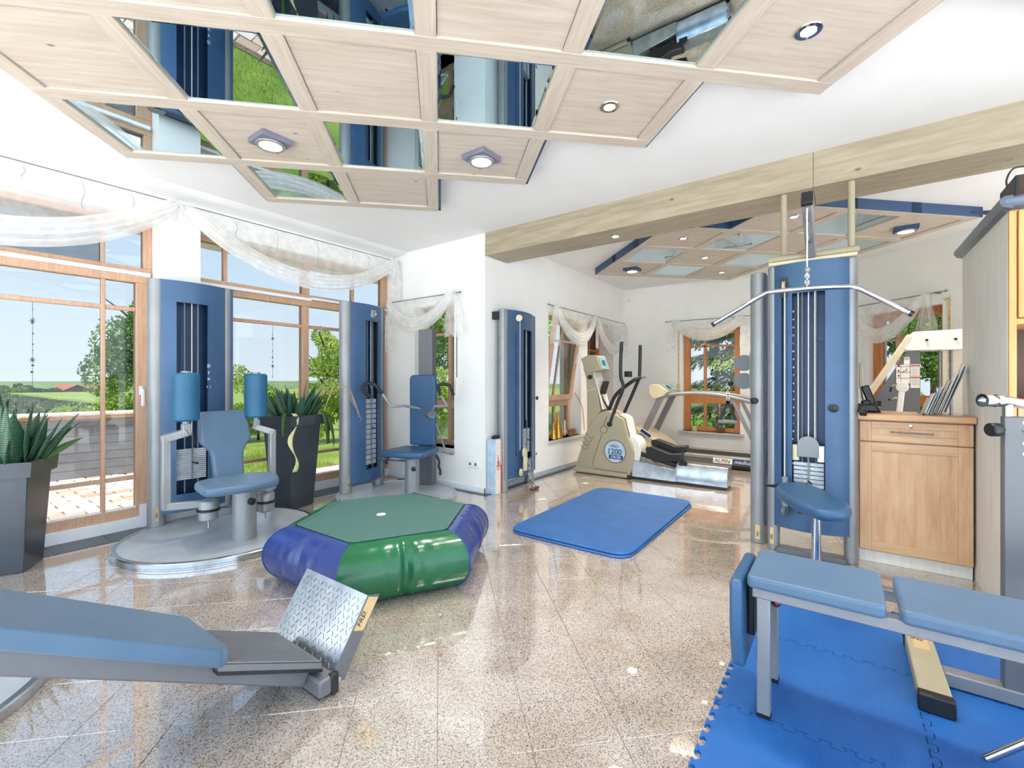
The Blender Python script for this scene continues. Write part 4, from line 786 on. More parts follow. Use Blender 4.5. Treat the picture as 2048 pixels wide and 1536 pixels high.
text('FREG',.045,(xa-.003,cc[0],cc[1]+.048),(0,-1,0),(0,0,1),'ink',bd,'lettering','CENTER'); text('1200',.092,(xa-.003,cc[0]+.005,cc[1]-.032),(0,-1,0),(0,0,1),'ink_teal',bd,'lettering','CENTER',bold=.002); obj('badge_band',MB().box(xa-.004,xa-.002,cc[0]-.10,cc[0]+.075,cc[1]-.090,cc[1]-.042),'ink_navy',bd); text('CROSS',.042,(xa-.0045,cc[0]-.012,cc[1]-.080),(0,-1,0),(0,0,1),'lettering_white',bd,'lettering','CENTER')
obj('round_recess',MB().tube([(xa-.001,2.33+.045*math.cos(t),.555+.045*math.sin(t)) for t in [i*math.pi/14 for i in range(28)]],.004,8,closed=True),'shell_crease_shade',ct); obj('shell_crease',MB().tube([(xa-.002,2.29,.72),(xa-.002,2.33,.60)],.004,8),'shell_crease_shade',ct); obj('shell_crease',MB().tube([(xa-.002,2.35,.50),(xa-.002,2.42,.32),(xa-.002,2.475,.14),(xa-.002,2.45,.075),(xa-.002,2.03,.065)],.004,8),'shell_crease_shade',ct)
for k in range(4): y=2.575+.03*k*.9; z=.50-.065*k*.75; obj('vent_rib',MB().tube(smooth_path([(xa-.001,y-.005,z),(xa-.003,y-.06,z-.05),(xa-.003,y-.095,z-.055),(xa-.001,y-.11,z-.03)]),.004,8),'shell_crease_shade',ct)
obj('handle_bar',MB().tube(smooth_path([(5.10,2.109,1.606),(5.10,2.121,1.40),(5.10,2.121,1.19),(5.10,2.091,1.064),(5.10,2.17,.866),(5.08,2.25,.629)],5),.020,12),'black_plastic',ct); obj('pivot_cap',MB().cyl((5.06,2.25,.625),(5.10,2.25,.625),.03,n=16),'black_plastic',ct)
obj('handle_bar',MB().tube(smooth_path([(5.40,1.995,1.579),(5.40,2.004,1.23),(5.40,2.025,1.14),(5.40,2.22,.70)],5),.020,12),'black_plastic',ct); obj('fixed_handle',MB().tube(smooth_path([(5.25,2.34,.78),(5.25,2.26,.953),(5.25,2.133,1.07),(5.25,1.985,1.17),(5.38,1.985,1.18)],5),.022,12),'black_plastic',ct); obj('sensor_block',MB().box(5.20,5.28,2.05,2.12,1.19,1.26),'black_plastic',ct,bevel=.006); obj('chrome_pin',MB().cyl((5.30,1.98,1.185),(5.45,1.95,1.185),.016,n=14),'chrome',ct)
for x in (5.12,5.36): obj('crank',MB().tube([(x,2.03,.32),(x,1.99,.30),(x,1.98,.10)],.012,8),'black_plastic',ct)
rp=obj('rail_cover',MB().prism([(5.10,1.985,.03),(5.10,1.985,.225),(5.10,1.48,.160),(5.10,1.48,.03)],(.32,0,0)),'checker_plate',ct,bevel=.004); obj('rail_cover',MB().prism([(5.12,1.49,.03),(5.12,1.49,.165),(5.16,1.49,.235),(5.34,1.49,.235),(5.38,1.49,.165),(5.38,1.49,.03)],(0,-.525,0)),'checker_plate',ct,bevel=.005); obj('rail_underside',MB().box(5.13,5.37,.98,1.98,.002,.03),'black_plastic',ct)
obj('pedal_arm',MB().beam((5.16,2.02,.325),(5.16,1.50,.20),.04,.05),'black_plastic',ct,bevel=.006); obj('pedal_arm',MB().beam((5.34,2.02,.36),(5.34,1.60,.27),.04,.05),'black_plastic',ct,bevel=.006)
for x,dz in ((5.16,-.03),(5.34,.035)): obj('pedal',MB().prism([(x-.055,1.83,.405+dz),(x-.055,1.76,.425+dz),(x-.055,1.55,.36+dz),(x-.055,1.42,.375+dz),(x-.055,1.42,.30+dz),(x-.055,1.60,.27+dz),(x-.055,1.72,.25+dz),(x-.055,1.81,.30+dz)],(.11,0,0)),'black_plastic',ct,bevel=.010)
obj('roller_wheel',MB().lathe([(.045,-.015),(.045,.015)],(5.16,1.42,.225),18,(1,0,0)),'rubber',ct)
# ------------------------------------------------------------------ treadmill
tr=thing('treadmill',(6.68,1.4,0),'grey treadmill with curved handrails under the rear window','exercise machine')
obj('deck',MB().box(6.37,6.99,.42,2.30,.055,.135),'steel_grey',tr,bevel=.012); obj('belt',MB().box(6.46,6.90,.44,2.05,.130,.150),'rubber',tr,bevel=.004); obj('side_rail',MB().box(6.36,6.46,.42,2.10,.120,.165),'silver',tr,bevel=.012); obj('side_rail',MB().box(6.90,7.00,.42,2.10,.120,.165),'silver',tr,bevel=.012); obj('underframe',MB().box(6.42,6.94,.46,2.25,.01,.06),'black_plastic',tr)
hood=[(2.60,.06),(2.58,.42),(2.50,.485),(2.40,.46),(2.20,.34),(2.02,.235),(1.98,.15),(1.98,.06)]
obj('motor_hood',MB().prism(round_poly([(6.40,y,z) for y,z in hood],.03,3),(.56,0,0)),'machine_cream',tr,bevel=.03,seg=3)
for x in (6.40,6.95): obj('upright',MB().beam((x,2.36,.30),(x,2.06,.93),.03,.085,(0,1,0)),'frame_grey',tr,bevel=.006)
obj('console',MB().prism(round_poly([(6.36,2.228,1.06),(6.36,2.19,1.095),(6.36,2.09,1.09),(6.36,1.95,.995),(6.36,2.02,.93),(6.36,2.16,.88),(6.36,2.22,.95)],.02,3),(.62,0,0)),'machine_cream',tr,bevel=.01,seg=3); obj('console_display',MB().prism([(6.42,2.085,1.094),(6.90,2.085,1.094),(6.90,1.96,1.006),(6.42,1.96,1.006)],(0,-.003,.005)),'screen_teal',tr); obj('console_grip',MB().beam((6.55,2.04,1.075),(6.55,1.975,1.028),.03,.02),'black_plastic',tr,bevel=.004)
for x in (6.40,6.95): obj('handrail',MB().tube(smooth_path([(x,2.06,.935),(x,1.82,.965),(x,1.55,.975),(x,1.30,.955),(x,1.10,.917),(x,.95,.88),(x,.70,.80)],5),.026,14),'silver',tr); obj('rail_support',MB().beam((x,1.145,.90),(x,.80,.14),.025,.045,(0,1,0)),'frame_grey',tr,bevel=.005)
lb=obj('badge',MB().box(6.357,6.3595,1.14,1.37,.073,.142),'lettering_white',tr); obj('badge',MB().box(6.357,6.3595,.80,1.14,.073,.138),'ink_navy',tr)
text('ALPIN',.070,(6.355,1.360,.083),(0,-1,0),(0,0,1),'ink',lb,shear=.25); text('medical',.068,(6.355,1.125,.086),(0,-1,0),(0,0,1),'lettering_white',lb,shear=.4)
hb=obj('hood_badge',MB().beam((6.385,2.36,.44),(6.385,2.20,.345),.004,.075,(0,0,1)),'paper',tr); obj('hood_badge_print',MB().beam((6.382,2.35,.436),(6.382,2.21,.350),.002,.045,(0,0,1)),'ink_navy',tr)
# ------------------------------------------------------------------ seated press machine behind the counter
lm=thing('cable_press_machine',(5.75,-.6,0),'pale grey machine with slanted frame and notices behind the counter','exercise machine'); X=5.70
obj('slant_frame',MB().beam((X+.06,.325,.03),(X+.06,-.525,1.575),.12,.055,(0,0,1)),'machine_cream',lm,bevel=.005); obj('top_housing',MB().prism([(X,-.538,1.607),(X,-1.35,1.622),(X,-1.35,1.425),(X,-.492,1.432),(X,-.46,1.47)],(.26,0,0)),'machine_white',lm,bevel=.006)
obj('grey_shield',MB().prism([(X+.02,.25,.03),(X+.02,-.50,1.43),(X+.02,-.592,1.43),(X+.02,-.592,.03)],(.02,0,0)),'steel_grey',lm)
for y in (-.635,-.83): obj('housing_bolt',MB().lathe([(.011,0),(.011,.012),(.003,.014)],(X,y+.0,1.525),14,(-1,0,0)),'black_plastic',lm)
for y in (-.733,-.811): obj('guide_rod',MB().cyl((X+.08,y,.02),(X+.08,y,1.43),.012,n=12),'silver_dark',lm)
obj('base_frame',MB().box(X-.05,X+.25,-1.30,.34,.0,.05),'machine_white',lm,bevel=.006); obj('rear_post',MB().box(X+.04,X+.14,-1.30,-1.22,.05,1.43),'machine_white',lm,bevel=.006)
n1=obj('notice_sheet',MB().box(X+.014,X+.0195,-.517,-.418,1.12,1.299),'paper',lm)
for k in range(3): obj('notice_rule',MB().box(X+.0125,X+.0142,-.517,-.418,1.17+.055*k,1.1735+.055*k),'ink',n1); obj('notice_icon',MB().prism(disc_poly((X+.0135,-.436,1.193+.05*k),.008,(1,0,0),10),(-.0008,0,0)),'ink',n1)
obj('notice_rule',MB().box(X+.0125,X+.0142,-.452,-.450,1.13,1.298),'ink',n1); mb=MB(); mb.tube([(X+.013,-.462,1.222),(X+.013,-.475,1.240),(X+.013,-.49,1.240),(X+.013,-.498,1.262)],.0025,6); obj('notice_drawing',mb,'ink',n1)
n2=obj('notice_sheet',MB().box(X+.014,X+.0195,-.587,-.522,1.078,1.301),'paper',lm)
for z in (1.288,1.178): obj('notice_band',MB().box(X+.0125,X+.0142,-.586,-.523,z-.006,z+.006),'ink_red',n2)
for k in range(12): z=1.268-.0145*k; obj('notice_line',MB().box(X+.0128,X+.0142,-.582,-.530,z-.002,z+.0015),'frame_grey',n2)
n3=obj('notice_sheet',MB().box(X+.014,X+.0195,-.517,-.475,1.302,1.372),'paper',lm); obj('notice_ring',MB().tube([(X+.013,-.487+.008*math.cos(t),1.356+.008*math.sin(t)) for t in [i*math.pi/7 for i in range(14)]],.0015,6,closed=True),'ink_red',n3); obj('notice_ring',MB().tube([(X+.013,-.505+.008*math.cos(t),1.356+.008*math.sin(t)) for t in [i*math.pi/7 for i in range(14)]],.0015,6,closed=True),'ink_red',n3)
ar=obj('pad_arm',MB().beam((5.55,-.40,.55),(5.55,-.445,1.05),.045,.045,(1,0,0)),'machine_white',lm,bevel=.008); obj('round_pad',MB().lathe([(.03,-.014),(.046,-.012),(.048,0),(.046,.012),(.03,.014)],(5.54,-.45,1.087),26,(1,0,.1)),'machine_white',lm); obj('pad_lever',MB().tube([(5.54,-.415,1.10),(5.54,-.385,1.105),(5.54,-.372,1.09),(5.54,-.365,1.05)],.006,8),'silver',lm); obj('lever_grip',MB().cyl((5.54,-.371,1.09),(5.54,-.362,1.04),.009,n=12),'rubber',lm); obj('clamp_knob',MB().sphere((5.53,-.358,.972),.013,12),'black_plastic',lm); obj('clamp_screw',MB().cyl((5.53,-.358,.972),(5.54,-.43,.99),.008,n=10),'chrome',lm)
obj('arm_support',MB().beam((5.55,-.40,.57),(5.72,-.40,.57),.05,.05),'machine_white',lm,bevel=.006); obj('black_block',MB().box(5.60,5.66,-.30,-.27,.90,.955),'black_plastic',lm,bevel=.004); obj('block_post',MB().box(5.62,5.64,-.295,-.275,.05,.90),'silver_dark',lm)
# ------------------------------------------------------------------ hexagonal cushion trampoline
tp=thing('hexagonal_trampoline',(1.85,2.32,0),'hexagonal trampoline with green top and puffy green and blue vinyl rim','trampoline')
TC=Vector((1.85,2.325)); TR=.505; tz=.305
def hexv(k,r): a=math.radians(30+60*k+1.0); return Vector((TC.x+r*math.cos(a),TC.y+r*math.sin(a)))
rad=.158
for k in range(6):          # rim cushions; k runs 30..90, 90..150, ...
    A=hexv(k,TR); B=hexv(k+1,TR); A2=hexv(k,TR+.175); B2=hexv(k+1,TR+.175)
    rnd=random.Random(k); ph=rnd.random()*6
    prof=[]
    for i in range(21):
        t=math.pi*(.52-1.07*i/20); prof.append((.02+rad*1.04*math.cos(t)*(1 if math.cos(t)>0 else .35),.153+rad*.97*math.sin(t)))
    def fn(u,v,A=A,B=B,A2=A2,B2=B2,ph=ph):
        i=v*20; i0=min(int(i),19); f_=i-i0; o=prof[i0][0]*(1-f_)+prof[i0+1][0]*f_; z=prof[i0][1]*(1-f_)+prof[i0+1][1]*f_
        s=(o)/.175; a=A.lerp(A2,s); b_=B.lerp(B2,s); p=a.lerp(b_,u)
        seam=.030*math.exp(-((u-.5)/.035)**2) ; wr=.004*math.sin(u*46+ph+3*v)*math.exp(-((u-.5)/.22)**2)*math.sin(math.pi*min(1,max(0,v)))
        nrm=Vector(((A+B)/2-TC)).normalized(); dd=-(seam*.6)*math.sin(math.pi*min(1,v*1.05))-wr
        return (p.x+nrm.x*dd,p.y+nrm.y*dd,max(.003,z+dd*.5*(1 if v<.45 else 0)))
    obj('rim_cushion',MB().grid(56,30,fn),'vinyl_blue' if k%2==0 else 'vinyl_green',tp,angle=180)
    mb=MB(); 
    seam=[]
    for i in range(21):
        o,z=prof[i]; p=A.lerp(A2,o/.175); seam.append((p.x,p.y,max(.003,z)))
    obj('seam_piping',MB().tube(seam,.004,6),'ink_navy',tp)
top=[hexv(k,TR) for k in range(6)]
obj('jumping_bed',MB().prism([(p.x,p.y,tz-.012) for p in top],(0,0,.016)),'mesh_green',tp,bevel=.003)
for k in range(6):
    a=hexv(k,TR-.005); b_=hexv(k+1,TR-.005); obj('edge_binding',MB().beam((a.x,a.y,tz+.004),(b_.x,b_.y,tz+.004),.028,.006),'mesh_green',tp,bevel=.002)
obj('white_disc',MB().cyl((1.82,2.34,tz),(1.82,2.34,tz+.0055),.028,n=28),'paper',tp); obj('inner_base',MB().prism([(hexv(k,TR+.02).x,hexv(k,TR+.02).y,.002) for k in range(6)],(0,0,.27)),'rubber',tp)
# ------------------------------------------------------------------ exercise mats
for k,(dx,dy,a,z,lab) in enumerate(((0,0,0,0,'lower blue exercise mat, edge showing under its twin'),(.012,.010,.6,.0155,'upper blue exercise mat with rounded corners on the granite floor'))):
    cx,cy=3.575+dx,1.58+dy; ca,sa_=math.cos(math.radians(a)),math.sin(math.radians(a))
    pl=[(cx+x*ca-y*sa_,cy+x*sa_+y*ca,z+.001) for x,y in ((-.82,-.475),(.82,-.475),(.82,.475),(-.82,.475))]
    tag(obj('exercise_mat',MB().prism(round_poly(pl,.14,8),(0,0,.014)),'mat_blue',bevel=.005),lab,'mat')
# ------------------------------------------------------------------ sit-up bench, front left
su=thing('incline_bench',(.45,1.7,0),'blue padded incline sit-up bench with chequer-plate foot at lower left','bench'); y0,y1=1.53,1.87
sl=lambda x:.315+(.62-x)*.60
pd=[(x,y,sl(x)) for x,y in ((-.55,y0),(.60,y0),(.625,y0+.05),(.625,y1),(-.55,y1))]
mb=MB(); mb.prism(round_poly([Vector((x,y,sl(x)-.055)) for x,y in ((-.75,y0-.01),(.595,y0-.01),(.63,y0+.03),(.625,y1),(-.75,y1))],.012,3),(0,0,.058)); obj('backrest_pad',mb,'pad_blue',su,bevel=.014,seg=4)
obj('rail',MB().beam((-.75,1.60,sl(-.75)-.105),(.90,1.60,sl(.90)-.075),.055,.075,(0,0,1)),'steel_grey',su,bevel=.006); obj('rail',MB().beam((-.75,1.82,sl(-.75)-.105),(.90,1.82,sl(.90)-.075),.055,.075,(0,0,1)),'steel_grey',su,bevel=.006)
mb=MB(); mb.prism([(.59,y0+.01,.285),(.935,y0+.01,.118),(.935,y1,.118),(.59,y1,.285)],(0,0,-.028)); obj('foot_tread',mb,'ribbed_rubber',su,bevel=.003); mb=MB()
for k in range(37): yy=y0+.016+.0087*k; mb.beam((.60,yy,.2815),(.930,yy,.1218),.0036,.006)
tag(obj('tread_ribs',mb,'frame_grey',su,smooth=False),kind='stuff')
mb=MB(); mb.prism([(.59,y0+.008,.262),(.935,y0+.008,.094),(.935,y1,.094),(.59,y1,.262)],(0,0,-.012)); obj('tread_tray',mb,'black_plastic',su)
fp0=Vector((.962,0,.06)); fp1=Vector((1.118,0,.298)); nn=Vector((-.836,0,.548))
def pl4(a,b_,ya,yb,off): return [a+Vector((0,ya,0))+nn*off,a+Vector((0,yb,0))+nn*off,b_+Vector((0,yb,0))+nn*off,b_+Vector((0,ya,0))+nn*off]
plt=obj('foot_plate',MB().prism(pl4(fp0,fp1,1.515,1.962,0),-nn*.005),'checker_plate',su,smooth=False)
tr_=MB(); rnd=random.Random(3); ax=(fp1-fp0).normalized()
src=None
for i in range(11):
    for j in range(16):
        c=fp0+ax*(.022+.0235*i)+Vector((0,1.535+.028*j+(.014 if i%2 else 0),0)); dr=(ax*.8+Vector((0,.6,0)) if (i+j)%2 else ax*.8-Vector((0,.6,0))).normalized()
        if c.y>1.95: continue
        tr_.beam(c-dr*.009+nn*.001,c+dr*.009+nn*.001,.0035,.003,nn)
tag(obj('tread_bars',tr_,'alu_edge',plt,smooth=False),kind='stuff')
sd=obj('plate_side',MB().prism([fp0+Vector((0,1.512,0))+nn*.004,fp1+Vector((0,1.512,0))+nn*.004,fp1+Vector((.050,1.512,-.012)),fp0+Vector((.045,1.512,-.035))],(0,.006,0)),'steel_grey',su); 
q=[fp0.lerp(fp1,.55),fp0.lerp(fp1,.99)]; of=Vector((.047,0,-.018)); obj('maker_label',MB().prism([q[0]+Vector((0,1.5115,0))+nn*.001,q[1]+Vector((0,1.5115,0))+nn*.001,q[1]+Vector((0,1.5115,0))+of*.95,q[0]+Vector((0,1.5115,0))+of*.90],(0,-.001,0)),'label_gold',su); e_=fp0.lerp(fp1,.60)+Vector((.020,1.5100,-.010)); text('FREI',.030,e_,ax,nn,'ink',su,shear=.2)
obj('cross_foot',MB().box(.90,.965,1.50,1.95,.012,.075),'steel_grey',su,bevel=.008); obj('foot_cap',MB().box(.945,.975,1.495,1.52,.006,.08),'black_plastic',su,bevel=.004); obj('pivot_bolt',MB().cyl((.975,1.515,.045),(.975,1.502,.045),.012,n=14),'chrome',su); obj('floor_glide',MB().box(.91,.95,1.52,1.88,0,.014),'black_plastic',su)
obj('rear_leg',MB().beam((-.62,1.71,0),(-.55,1.71,sl(-.55)-.14),.06,.06,(0,1,0)),'steel_grey',su,bevel=.005); obj('rear_foot',MB().box(-.66,-.58,1.45,1.97,0,.05),'steel_grey',su,bevel=.006)
# platform of a machine beyond the left edge of the view
ob_=thing('machine_platform',(-.42,2.68,0),'grey oval machine platform at the left edge beside the incline bench','platform'); ellipse_base(ob_,(-.42,2.68),.86,.66,math.radians(8))
obj('pedestal',MB().cyl((-.75,2.75,.04),(-.75,2.75,.42),.08,n=24),'silver',ob_)
# ------------------------------------------------------------------ flat bench on foam, front right
fb=thing('flat_bench',(1.87,-.2,0),'blue two-part flat bench on square silver legs over puzzle mats','bench')
def bpad(nm,xa_,xb_,ya,yb): return pad(fb,[(xa_,ya,.452),(xb_,ya,.452),(xb_,yb,.452),(xa_,yb,.452)],.042,'pad_blue',nm,.012,rnd=.022)
bpad('seat_pad',1.700,2.005,-.105,.262); bpad('back_pad',1.700,2.005,-.88,-.135)
for x in (1.755,1.985): obj('rail',MB().box(x-.022,x+.022,-.86,.250,.412,.450),'frame_grey',fb,bevel=.004)
obj('end_rail',MB().box(1.777,1.963,.205,.250,.412,.450),'frame_grey',fb,bevel=.004)
for x in (1.755,1.985):
    lg=obj('leg',MB().box(x-.020,x+.020,.196,.236,.022,.413),'frame_grey',fb,bevel=.003); obj('foot_cap',MB().box(x-.021,x+.021,.195,.237,.0105,.024),'black_plastic',lg)
    lg=obj('leg',MB().box(x-.020,x+.020,-.84,-.80,.022,.413),'frame_grey',fb,bevel=.003); obj('foot_cap',MB().box(x-.021,x+.021,-.841,-.799,.0105,.024),'black_plastic',lg)
pad(fb,[(1.70,.268,.17),(2.01,.268,.17),(2.02,.274,.30),(2.02,.274,.47),(1.69,.274,.47),(1.69,.274,.30)],0,'pad_deep','end_pad',.012,up=(0,.040,0),rnd=.03); obj('end_pad_back',MB().box(1.79,1.95,.250,.272,.25,.44),'rubber',fb,bevel=.006)
obj('pull_knob',MB().sphere((1.800,.185,.385),.016,16),'knob_red',fb); obj('knob_stem',MB().cyl((1.800,.185,.39),(1.800,.185,.415),.006,n=10),'black_plastic',fb)
obj('pad_bracket',MB().box(1.72,1.99,-.60,-.15,.4485,.4545),'silver_dark',fb); obj('strut',MB().cyl((1.945,-.352,.012),(1.93,-.66,.36),.012,n=14),'chrome',fb)
# puzzle mats with interlocking teeth
def puzzle(xa_,ya,name_label,group=None):
    s=.585; nT=9; h=.022
    def side(p,q,out,sign):   # toothed edge from p to q
        p=Vector(p); q=Vector(q); out=Vector(out); L=(q-p).length; u=(q-p)/L; pts=[]; st_=L/nT
        for k in range(nT):
            c=p+u*(st_*(k+.5)); w0=st_*.20; w1=st_*.36
            pts+=[p+u*(st_*k),c-u*w0,c-u*w1+out*h*.55*sign,c-u*w0*.9+out*h*sign,c+u*w0*.9+out*h*sign,c+u*w1+out*h*.55*sign,c+u*w0]
        return pts
    A=(xa_,ya,.0005); B=(xa_+s,ya,.0005); Cc=(xa_+s,ya+s,.0005); D=(xa_,ya+s,.0005)
    pts=side(A,B,(0,-1,0),1)+side(B,Cc,(1,0,0),-.97)+side(Cc,D,(0,1,0),-.97)+side(D,A,(-1,0,0),1)
    return tag(obj('puzzle_mat',MB().prism(pts,(0,0,.0098)),'puzzle_foam',smooth=False),name_label,'floor mat','blue puzzle mats under the bench')
names={(0,0):'blue puzzle mat under the near legs of the flat bench',(1,0):'blue puzzle mat under the far leg of the flat bench',(-1,0):'blue puzzle mat nearest the camera, toothed edge on the granite'}
for i in range(-2,2):
    for j in range(-2,1):
        lab=names.get((i,j)); x=1.745+.588*i; y=-.215+.588*j
        lab=lab or {(0,-1):'blue puzzle mat under the foot of the grey rack',(1,-1):'blue puzzle mat behind the foot of the grey rack',(-1,-1):'blue puzzle mat at the lower right corner of the picture'}.get((i,j))
        if lab is None: continue
        puzzle(x,y,lab)
# grey rack post with chrome bar at the right edge
rk=thing('rack_stand',(2.33,-.45,0),'grey steel rack post with chrome bar and black knob at the right edge','rack')
ft=obj('cross_foot',MB().box(2.125,2.565,-.305,-.215,.014,.068),'shell_beige',rk,bevel=.005)
for x0_,x1_ in ((2.095,2.135),(2.555,2.59)): obj('foot_cap',MB().box(x0_,x1_,-.309,-.211,.010,.072),'black_plastic',ft,bevel=.006)
obj('maker_label',MB().box(2.45,2.55,-.285,-.235,.068,.0688),'label_gold',ft); text('FREI',.022,(2.54,-.272,.0690),(0,1,0),(-1,0,0),'ink',ft,shear=.2)
obj('floor_bar',MB().box(2.31,2.37,-1.2,-.305,.014,.065),'frame_grey',rk,bevel=.005); obj('post',MB().box(2.315,2.365,-.535,-.460,.060,1.022),'steel_grey',rk,bevel=.004)
obj('knob',MB().lathe([(.010,-.0),(.010,.016),(.020,.016),(.024,.022),(.024,.046),(.020,.050),(.003,.050)],(2.325,-.462,.975),22,(-.55,.84,0)),'black_plastic',rk)
for k in range(3): obj('post_hole',MB().cyl((2.3148,-.512,1.003-.036*(k+ (1 if k else 0))),(2.3135,-.512,1.003-.036*(k+(1 if k else 0))),.008,n=14),'machine_cream',rk)
obj('locking_pin',MB().cyl((2.315,-.508,.975),(2.27,-.56,.955),.005,n=10),'chrome',rk); obj('stem',MB().cyl((2.345,-.475,1.02),(2.345,-.475,1.075),.014,n=16),'chrome',rk); obj('cross_bar',MB().tube([(2.300,-.408,1.078),(2.345,-.475,1.076),(2.40,-.545,1.06),(2.60,-.80,1.05)],.018,16),'chrome',rk); obj('collar',MB().cyl((2.297,-.403,1.078),(2.312,-.424,1.078),.024,n=18),'chrome',rk); obj('collar',MB().cyl((2.322,-.438,1.077),(2.332,-.453,1.077),.023,n=18),'chrome',rk); obj('end_spike',MB().cyl((2.298,-.404,1.078),(2.288,-.390,1.078),.014,.002,n=14),'chrome',rk)
# ------------------------------------------------------------------ counter cabinet and tall cabinet
cb=thing('base_cabinet',(3.82,-.34,0),'beech base cabinet with one drawer and one panel door beside the lat tower','cabinet'); X=3.64
obj('carcass',MB().box(X+.02,3.995,-.606,-.085,.075,.90),'cabinet_wood',cb,bevel=.002); obj('plinth',MB().box(X+.03,3.99,-.606,-.085,0,.075),'pale_wood',cb,bevel=.002)
def cab_front(nm,z0,z1,rail):
    r=bpy.data.objects.new(nm,None); C.objects.link(r); r.parent=cb; WL[r.name]=Vector((X,-.34,z0)); r.location=WL[r.name]-WL[cb.name]
    obj('stile',MB().box(X-.003,X+.02,-.146,-.088,z0,z1),'cabinet_wood',r,bevel=.002); obj('stile',MB().box(X-.003,X+.02,-.604,-.541,z0,z1),'cabinet_wood',r,bevel=.002)
    obj('rail',MB().box(X-.003,X+.02,-.541,-.146,z1-rail,z1),'cabinet_wood_cross',r,bevel=.002); obj('rail',MB().box(X-.003,X+.02,-.541,-.146,z0,z0+rail),'cabinet_wood_cross',r,bevel=.002)
    obj('panel',MB().box(X+.006,X+.02,-.545,-.142,z0+rail-.01,z1-rail+.01),'cabinet_wood',r,bevel=.001); return r
dw=cab_front('drawer',.770,.893,.040); dr_=cab_front('door',.085,.762,.055)
obj('lock',MB().lathe([(.010,0),(.010,.006),(.004,.008)],(X-.003,-.335,.872),18,(-1,0,0)),'chrome',dw); obj('handle',MB().tube([(X-.003,-.243,.832),(X-.028,-.243,.832),(X-.028,-.433,.830),(X-.003,-.433,.830)],.0045,10),'silver_dark',dw)
tag(obj('worktop',MB().box(3.60,4.02,-.612,-.060,.902,.940),'counter_wood',bevel=.006),'beech worktop over the base cabinet carrying leaflet stands','worktop')
tc=thing('tall_cabinet',(3.5,-1.2,0),'tall cabinet with pale side panel, honey door and grey-blue cornice','cabinet')
obj('side_panel',MB().box(3.045,4.02,-.640,-.616,0,1.93),'pale_wood',tc,bevel=.001); obj('back_body',MB().box(3.36,4.02,-1.8,-.642,.08,1.92),'cabinet_wood',tc,smooth=False); obj('edge_strip',MB().box(3.025,3.045,-.642,-.617,0,1.93),'honey_wood',tc,bevel=.002)
obj('door',MB().box(3.018,3.04,-1.20,-.646,1.435,1.925),'honey_wood',tc,bevel=.003); obj('shelf',MB().box(3.03,3.36,-1.8,-.642,1.405,1.432),'honey_wood',tc,bevel=.002); obj('niche_back',MB().box(3.345,3.36,-1.8,-.642,1.06,1.405),'dark_wood',tc,smooth=False); obj('shelf',MB().box(3.03,3.36,-1.8,-.642,1.03,1.058),'honey_wood',tc,bevel=.002); obj('door',MB().box(3.022,3.045,-1.20,-.646,.08,1.028),'cabinet_wood',tc,bevel=.003)
obj('top_board',MB().box(3.03,4.02,-1.8,-.62,1.92,1.945),'pale_wood',tc)
cpf=[(.0,1.925),(.030,1.935),(.042,1.955),(.042,1.972),(.026,1.984),(0,1.984)]
obj('cornice',MB().prism([(4.03,-.620+a,z) for a,z in cpf],(-1.055,0,0)),'cornice',tc); mb=MB(); mb.prism([(3.015-a,-.595,z) for a,z in cpf],(0,-1.2,0)); obj('cornice',mb,'cornice',tc)
spk=thing('loudspeaker',(3.2,-.75,1.985),'brown and black loudspeaker box on top of the tall cabinet','loudspeaker'); obj('speaker_cabinet',MB().box(3.12,3.36,-.90,-.665,1.985,2.115),'speaker_brown',spk,bevel=.004); obj('speaker_grille',MB().box(3.11,3.37,-.668,-.655,1.985,2.112),'black_plastic',spk,bevel=.003); obj('cable',MB().tube(smooth_path([(3.25,-.66,2.09),(3.25,-.655,2.14),(3.25,-.68,2.19),(3.25,-.74,2.18),(3.25,-.80,2.13)]),.004,8),'cable_black',spk)
tag(obj('folder',MB().prism([(3.45,-.56,2.055),(3.38,-.65,2.02),(3.38,-.72,2.0),(3.50,-.80,1.99),(3.62,-.75,2.04)],(0,0,.012)),'panel_blue'),'blue flat box corner jutting over the tall cabinet cornice','box')
# things on the worktop
rnd=random.Random(5); k_=0
lr=thing('leaflet_rack',(3.79,-.47,.941),'clear acrylic tiered leaflet rack leaning beside the tall cabinet','leaflet rack')
for i,(x,y,h_) in enumerate(((3.70,-.395,.13),(3.74,-.425,.17),(3.78,-.450,.21),(3.82,-.475,.26),(3.86,-.495,.31))):
    z=.941; ln=.30*h_; pk=obj('pocket',MB().prism([(x-.050,y+.006,z+.004),(x+.050,y+.006,z+.004),(x+.050,y+.006-ln*.8,z+h_*.8),(x-.050,y+.006-ln*.8,z+h_*.8)],(0,.003,0)),'acrylic',lr,smooth=False)
    for k in range(2): a=.004+k*.010; obj('leaflet',MB().prism([(x-.045,y-a,z+.012),(x+.045,y-a,z+.012),(x+.045,y-a-ln,z+h_*(1-.06*k)),(x-.045,y-a-ln,z+h_*(1-.06*k))],(0,-.004,0)),('paper','box_blue','machine_cream','lettering_white')[(i+k)%4],pk,smooth=False)
obj('rack_base',MB().box(3.64,3.915,-.585,-.385,.941,.946),'acrylic',lr)
